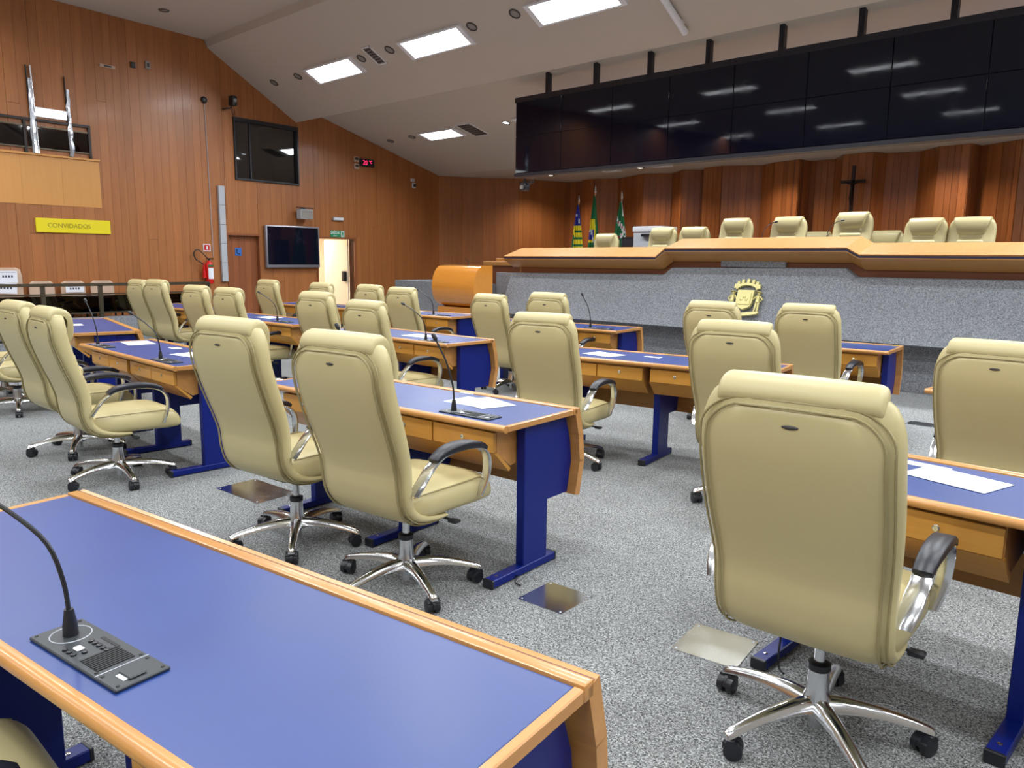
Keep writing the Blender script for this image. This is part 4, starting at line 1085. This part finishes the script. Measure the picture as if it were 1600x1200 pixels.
sc_ = on_left('wall_camera', 'black spotlight camera on a bent bracket near the ceiling', 'camera', -2.62, 4.50, .02)
obj('bracket', B().tube(smooth_path([(-.10, 0, -.14), (-.10, -.12, -.14), (-.02, -.16, -.12), (.0, -.16, .0)], 3), .014, 8), M['black_plastic'], sc_)
obj('camera_body', B().bbox(-.055, .055, -.28, -.12, -.09, .10, .025, 2), M['black_plastic'], sc_)
obj('camera_lens', B().lathe([(.035, 0), (.034, .01), (.01, .012)], 14, Matrix.Translation((.0, -.28, .01)) @ Rx), M['grey_mesh'], sc_)
obj('cable', B().tube(smooth_path([(.0, -.14, -.09), (.05, -.10, -.22), (.14, -.04, -.22), (.15, -.02, -.12)], 4), .006, 6), M['black_plastic'], sc_)
for s, z, w, h, m1, lab in ((-4.92, 4.72, .26, .05, 'beige_fabric', 'narrow cream label strip high on the left wall'), (-4.47, 4.83, .08, .10, 'black_plastic', 'small black box high on left wall, right of the strip'), (-4.20, 4.88, .09, .13, 'grey_mesh', 'small beige framed box high on the left wall, rightmost of three')):
    t = on_left('wall_fitting', lab, 'wall fitting', s, z, .04, 'small fittings high on the left wall')
    obj('fitting_body', B().bbox(-w / 2, w / 2, -.03, 0, -h / 2, h / 2, .004, 1), M[m1], t)
    obj('fitting_inset', B().box(-w / 4, w / 4, -.032, -.03, -h / 4, h / 4), M['dark_ring'], t, smooth=0)

# balcony on the left wall
bl = on_left('balcony', 'pale wooden balcony front on the left wall above yellow sign', 'balcony', -5.17, 2.36, 0)
for k in range(8):
    x1 = -k * .62; x0 = x1 - .618
    obj('front_board', B().box(x0, x1, -.045, -.02, 0, .76), M['balcony_wood'], bl, smooth=0)
obj('top_cap', B().bbox(-5.0, .01, -.07, .0, .755, .79, .005, 1), M['balcony_wood'], bl)
obj('lower_board', B().box(-5.0, 0, -.045, .0, -.02, 0), M['balcony_wood'], bl, smooth=0)
rl = on_left('balcony_railing', 'dark metal railing with glass panels on top of the balcony', 'railing', -5.29, 3.15, .05)
obj('top_rail', B().box(-4.8, 0, -.03, .01, .50, .54), M['dark_rail'], rl, smooth=0)
for z in (.41, .07): obj('mid_rail', B().box(-4.8, 0, -.02, 0, z, z + .022), M['bronze'], rl, smooth=0)
for x in (-.02, -1.02, -2.0, -3.0, -4.0): obj('post', B().box(x - .02, x + .02, -.03, .01, 0, .52), M['dark_rail'], rl, smooth=0)
for k in range(4): obj('glass_panel', B().box(-1.0 - k + .02, -.04 - k, -.012, -.006, .09, .40), M['smoked'], rl, smooth=0)
for k, (s, z1, lab) in enumerate(((-6.20, 4.50, 'pair of poles wrapped in silver plastic above the balcony'), (-5.63, 4.42, 'single pole wrapped in silver plastic above the balcony rail'))):
    t = on_left('wrapped_pole', lab, 'pole', s, 3.15, .04, 'silver wrapped poles on the balcony')
    obj('pole', B().tube([(0, -.02, 0), (-.02, -.02, z1 - 3.15)], .012, 8), M['dark_rail'], t)
    rr = random.Random(k); pts = [(rr.uniform(-.012, .012) + .02, -.025, q * (z1 - 3.35) / 12) for q in range(13)]
    obj('plastic_wrap', B().tube(pts, [rr.uniform(.032, .055) * (1 - .4 * q / 12) for q in range(13)], 7), M['foil'], t, smooth=20)
    if k == 0: obj('second_pole', B().tube([(.075, -.02, 0), (.045, -.02, z1 - 3.15)], .016, 8), M['chrome'], t)
bw = on_left('reflection_panel', 'glowing white panel imitating a fluorescent reflection, low between the wrapped poles', 'lamp', -5.86, 3.80, .04)  # glowing panel stands in for the fluorescent bar mirrored in the glass
obj('reflection_border', B().box(-.32, .24, -.02, 0, -.075, .075), M['lamp_frame'], bw, smooth=0)
obj('reflection_glow', B().box(-.30, .22, -.024, -.02, -.06, .06), M['diffuser'], bw, smooth=0)
# warm lamp below the balcony
t = disc(-14.42, 3.05, 'warm downlight under the balcony at the left edge', M['warm_lamp'], .07, 2.33, 0.0, cat='downlight', name='downlight', grp='warm balcony downlights')
ld = bpy.data.lights.new('lamp_light', 'SPOT'); ld.energy = 30; ld.spot_size = math.radians(120); ld.color = (1.0, .72, .42); ld.shadow_soft_size = .05
lo = bpy.data.objects.new('lamp_light', ld); COL.objects.link(lo); lo.parent = t; lo.location = (0, 0, -.02)
# corridor lamp
cl = thing('corridor_light', 'warm ceiling lamp of the corridor behind the exit doorway', 'ceiling light', lwp(.1, 2.49, -1.6), LROT)
obj('lamp_body', B().box(-.5, .5, -.2, .2, -.03, 0), M['warm_lamp'], cl, smooth=0)
ld = bpy.data.lights.new('lamp_light', 'AREA'); ld.shape = 'RECTANGLE'; ld.size = 1.0; ld.size_y = .4; ld.energy = 120; ld.color = (1.0, .93, .84)
lo = bpy.data.objects.new('lamp_light', ld); COL.objects.link(lo); lo.parent = cl; lo.location = (0, 0, -.04)

# guest area: low carpeted wall, railing, beige chairs
struct(obj('trim_2', B().box(-13.98, -13.80, -3.0, 6.6, 0, .52).box(-15.0, -13.98, 6.45, 6.6, 0, .52), M['carpet_wall'], smooth=0), 'low grey carpeted wall under the guest railing', 'low wall')
struct(obj('floor_guest', B().box(-15.4, -13.98, -3.0, 6.45, 0, .22), M['carpet'], smooth=0), 'raised carpeted strip of the guest area', 'floor')
gr = thing('guest_railing', 'bronze metal railing with smoked panels before the guest chairs', 'railing', (-13.88, 6.52, .52))
obj('top_rail', B().box(-.03, .03, -9.0, 0, .51, .56), M['bronze'], gr, smooth=0)
for z in (.37, .06): obj('mid_rail', B().box(-.012, .012, -9.0, 0, z, z + .025), M['bronze'], gr, smooth=0)
py_ = [-.03, -1.0, -1.87, -2.72, -3.57, -4.5, -5.5, -6.5, -7.5, -8.5]
for y in py_: obj('post', B().box(-.03, .03, y - .03, y + .03, 0, .52), M['bronze'], gr, smooth=0)
for a, b_ in zip(py_, py_[1:]): obj('smoked_panel', B().box(-.005, .005, b_ + .035, a - .035, .085, .36), M['smoked_dark'], gr, smooth=0)
def guest_chair(y, lab, big=False):
    t = thing('guest_chair', lab, 'chair', (-14.22, y, .22), -PI / 2, 'beige guest chairs behind the railing')
    h = 1.10 if big else .88
    w = .24 if big else .19
    b = B()
    b.loft([superring(0, ww, .035, (yy, z), (1, 0), 20, 3.5) for yy, z, ww in ((.20, .42, w * .9), (.21, .50, w), (.235, h - .12, w), (.245, h - .03, w * .93), (.247, h, w * .7))])
    T = Matrix.Rotation(PI, 4, 'Z')
    b.v = [tuple(T @ Vector(p)) for p in b.v]
    obj('backrest', b, M['beige_fabric'], t, smooth=60)
    obj('seat', B().bbox(-w, w, -.19, .22, .38, .46, .03, 3), M['beige_fabric'], t)
    for sx in (-1, 1):
        for sy in (-.15, .17): obj('leg', B().box(sx * (w - .03) - .012, sx * (w - .03) + .012, sy - .012, sy + .012, 0, .39), M['black_plastic'], t, smooth=0)
    return t
guest_chair(3.95, 'beige guest chair behind railing, first right of the large papered one')
guest_chair(4.42, 'beige guest chair behind railing with half-hidden paper notice')
guest_chair(4.88, 'beige guest chair behind railing, rightmost of the row')
g0 = guest_chair(3.44, 'larger beige guest chair with a white paper notice on its back', True)
def notice(y, z, w, h, label, x=-14.37, tilt=0):
    t = thing('paper_notice', label, 'paper', (x, y, z), PI / 2, 'paper notices on the guest chairs')
    obj('paper', B().box(-w / 2, w / 2, -.002, 0, -h / 2, h / 2), M['paper'], t, smooth=0)
    k = B()
    for i in range(4): k.box(-w * .28 + i * w * .15, -w * .28 + i * w * .15 + w * .09, -.0035, -.002, -.012, .022)
    k.box(-w * .4, w * .4, -.0035, -.002, h * .36, h * .36 + .006)
    obj('printing', k, M['ink'], t, smooth=0)
    t.rotation_euler = (0, math.radians(tilt), PI / 2)
notice(3.46, 1.18, .27, .19, 'white notice taped to the large guest chair, upper one', -14.37)
notice(3.42, 1.00, .30, .17, 'white notice lower on the large guest chair, slightly tilted', -14.345, 3)
notice(4.42, .97, .28, .11, 'white notice on the guest chair behind the railing', -14.37)

# ------------------------------------------------------------------ flags, crucifix, copier on the dais
def flag(x, y, ztop, label, colour, width=.42, lean=0):
    t = thing('flag', label, 'flag', (x, y, .9), 0, 'flags on poles behind the dais')
    h = ztop - .9
    obj('pole', B().tube([(0, 0, 0.02), (lean, 0, h - .22)], .014, 8), M['chrome'], t)
    obj('base', B().lathe([(.16, 0), (.16, .02), (.04, .05), (.02, .08)], 18), M['dark_wood'], t)
    obj('spear_tip', B().loft([[Vector((lean + a * w, b_ * .008, z)) for a, b_ in ((-1, 0), (0, -1), (1, 0), (0, 1))] for w, z in ((.008, h - .23), (.034, h - .15), (.022, h - .08), (.003, h))]), M['chrome'], t, smooth=0)
    b = B(); nu, nv = 26, 34; rr = random.Random(int(x * 100)); ph = rr.random() * 6
    mats = [M['flag_blue'], M['flag_green'], M['flag_yellow'], M['flag_white'], M['flag_red']]
    L = h - .35
    vs = []
    for j in range(nv + 1):
        v = j / nv; z = h - .22 - v * L; wd = .03 + width * v ** .8
        for i in range(nu + 1):
            u = i / nu
            xx = lean * (1 - v) + (u - .42) * wd
            yy = -.02 - (.012 + .055 * v) * (1 + math.sin(u * 17 + ph + v * 1.2)) * (.6 + .4 * math.sin(u * 7))
            vs.append((xx, yy, z))
    fs = []; base = 0
    for j in range(nv):
        for i in range(nu):
            b.mi = colour((i + .5) / nu, (j + .5) / nv * 1.6)
            b.add([vs[j * (nu + 1) + i], vs[j * (nu + 1) + i + 1], vs[(j + 1) * (nu + 1) + i + 1], vs[(j + 1) * (nu + 1) + i]], [(0, 1, 2, 3)])
    o = obj('cloth', b, mats, t, smooth=0)
    bm = bmesh.new(); bm.from_mesh(o.data); bmesh.ops.remove_doubles(bm, verts=bm.verts[:], dist=1e-5); bm.to_mesh(o.data); bm.free()
    o.data.polygons.foreach_set('use_smooth', [True] * len(o.data.polygons))
def col_state(u, v):
    if v < .42:
        if (abs(u - .3) < .08 and abs(v - .20) < .03) or (abs(u - .65) < .09 and abs(v - .33) < .03) or (abs(u - .12) < .07 and abs(v - .36) < .03): return 3
        return 0
    if u < .28: return 2 if v < .60 else 1
    return 2 if int((v - .42) / .075) % 2 == 0 else 1
def col_nat(u, v):
    if v < .42: return 1
    if u > .62 + .15 * (v - .42): return 1
    if v < .60: return 2
    if v > .60 and abs((u - .1) - (v - .6) * 2) < .09: return 3
    if v < .78 and u < .55: return 0
    return 2 if v < .85 else 1
def col_city(u, v):
    if u > .80 - .35 * v and v < .28: return 3
    d = (v - .40) - (u - .3) * .28
    if abs(d) < .012: return 4
    if abs(d) < .05 and u > .05: return 3
    if abs(u - .72) < .16 and .50 < v < .80: return 3 if (int(u * 12) + int(v * 20)) % 3 else 1
    d2 = (v - .70) + (u - .3) * .22
    if abs(d2) < .010: return 4
    if abs(d2) < .040 and u < .6: return 3
    return 1
flag(-11.32, 14.0, 2.99, 'blue flag with white stars and green-yellow stripes, leftmost of three', col_state, .58)
flag(-10.86, 14.0, 3.17, 'green flag with yellow field and blue disc, middle of three', col_nat, .40)
flag(-10.14, 14.0, 3.02, 'green flag with white and red bands, rightmost of three', col_city, .66)
cx = thing('crucifix', 'dark wooden crucifix with bronze figure on the pleated wall', 'crucifix', (-5.90, 15.66, 2.53), math.radians(0))
cx.scale = (.88, 1, .87)
obj('cross', B().box(-.035, .035, -.02, .02, 0, 1.0).box(-.26, .26, -.02, .02, .62, .69), M['dark_wood'], cx, smooth=0)
fg = B()
fg.tube([(0, -.045, .60), (.005, -.05, .50), (.0, -.05, .42)], [.035, .030, .028], 8)
fg.tube([(-.01, -.05, .42), (-.02, -.065, .30), (-.005, -.045, .15)], [.022, .018, .012], 8); fg.tube([(.012, -.05, .42), (.0, -.065, .30), (.008, -.045, .15)], [.022, .018, .012], 8)
fg.tube([(-.03, -.045, .59), (-.12, -.04, .63), (-.20, -.03, .66)], [.014, .011, .009], 8); fg.tube([(.03, -.045, .59), (.12, -.04, .63), (.20, -.03, .66)], [.014, .011, .009], 8)
fg.ball((.01, -.06, .655), (.024, .024, .032), 10)
obj('figure', fg, M['corpus'], cx)
cpm = thing('copier', 'grey office copier behind the second dais chair', 'copier', (-8.86, 13.4, .9))
obj('copier_body', B().bbox(-.33, .33, -.28, .28, 0, 1.20, .02, 2), M['grey_plastic'], cpm)
obj('copier_lid', B().bbox(-.34, .34, -.30, .28, 1.21, 1.32, .02, 2), M['white'], cpm)
obj('paper_tray', B().bbox(.34, .55, -.20, .2, .92, .96, .008, 1), M['black_plastic'], cpm)
obj('control_panel', B().bbox(-.1, .2, -.36, -.28, 1.12, 1.17, .01, 1), M['black_plastic'], cpm)
bc = thing('black_cabinet', 'small black cabinet between the right flag and the second chair', 'cabinet', (-9.62, 13.7, .9))
obj('cabinet_body', B().bbox(-.17, .17, -.15, .15, 0, 1.13, .01, 1), M['black_plastic'], bc)
obj('cabinet_door', B().bbox(-.15, .15, -.165, -.15, .05, 1.08, .005, 1), M['screen_frame'], bc)
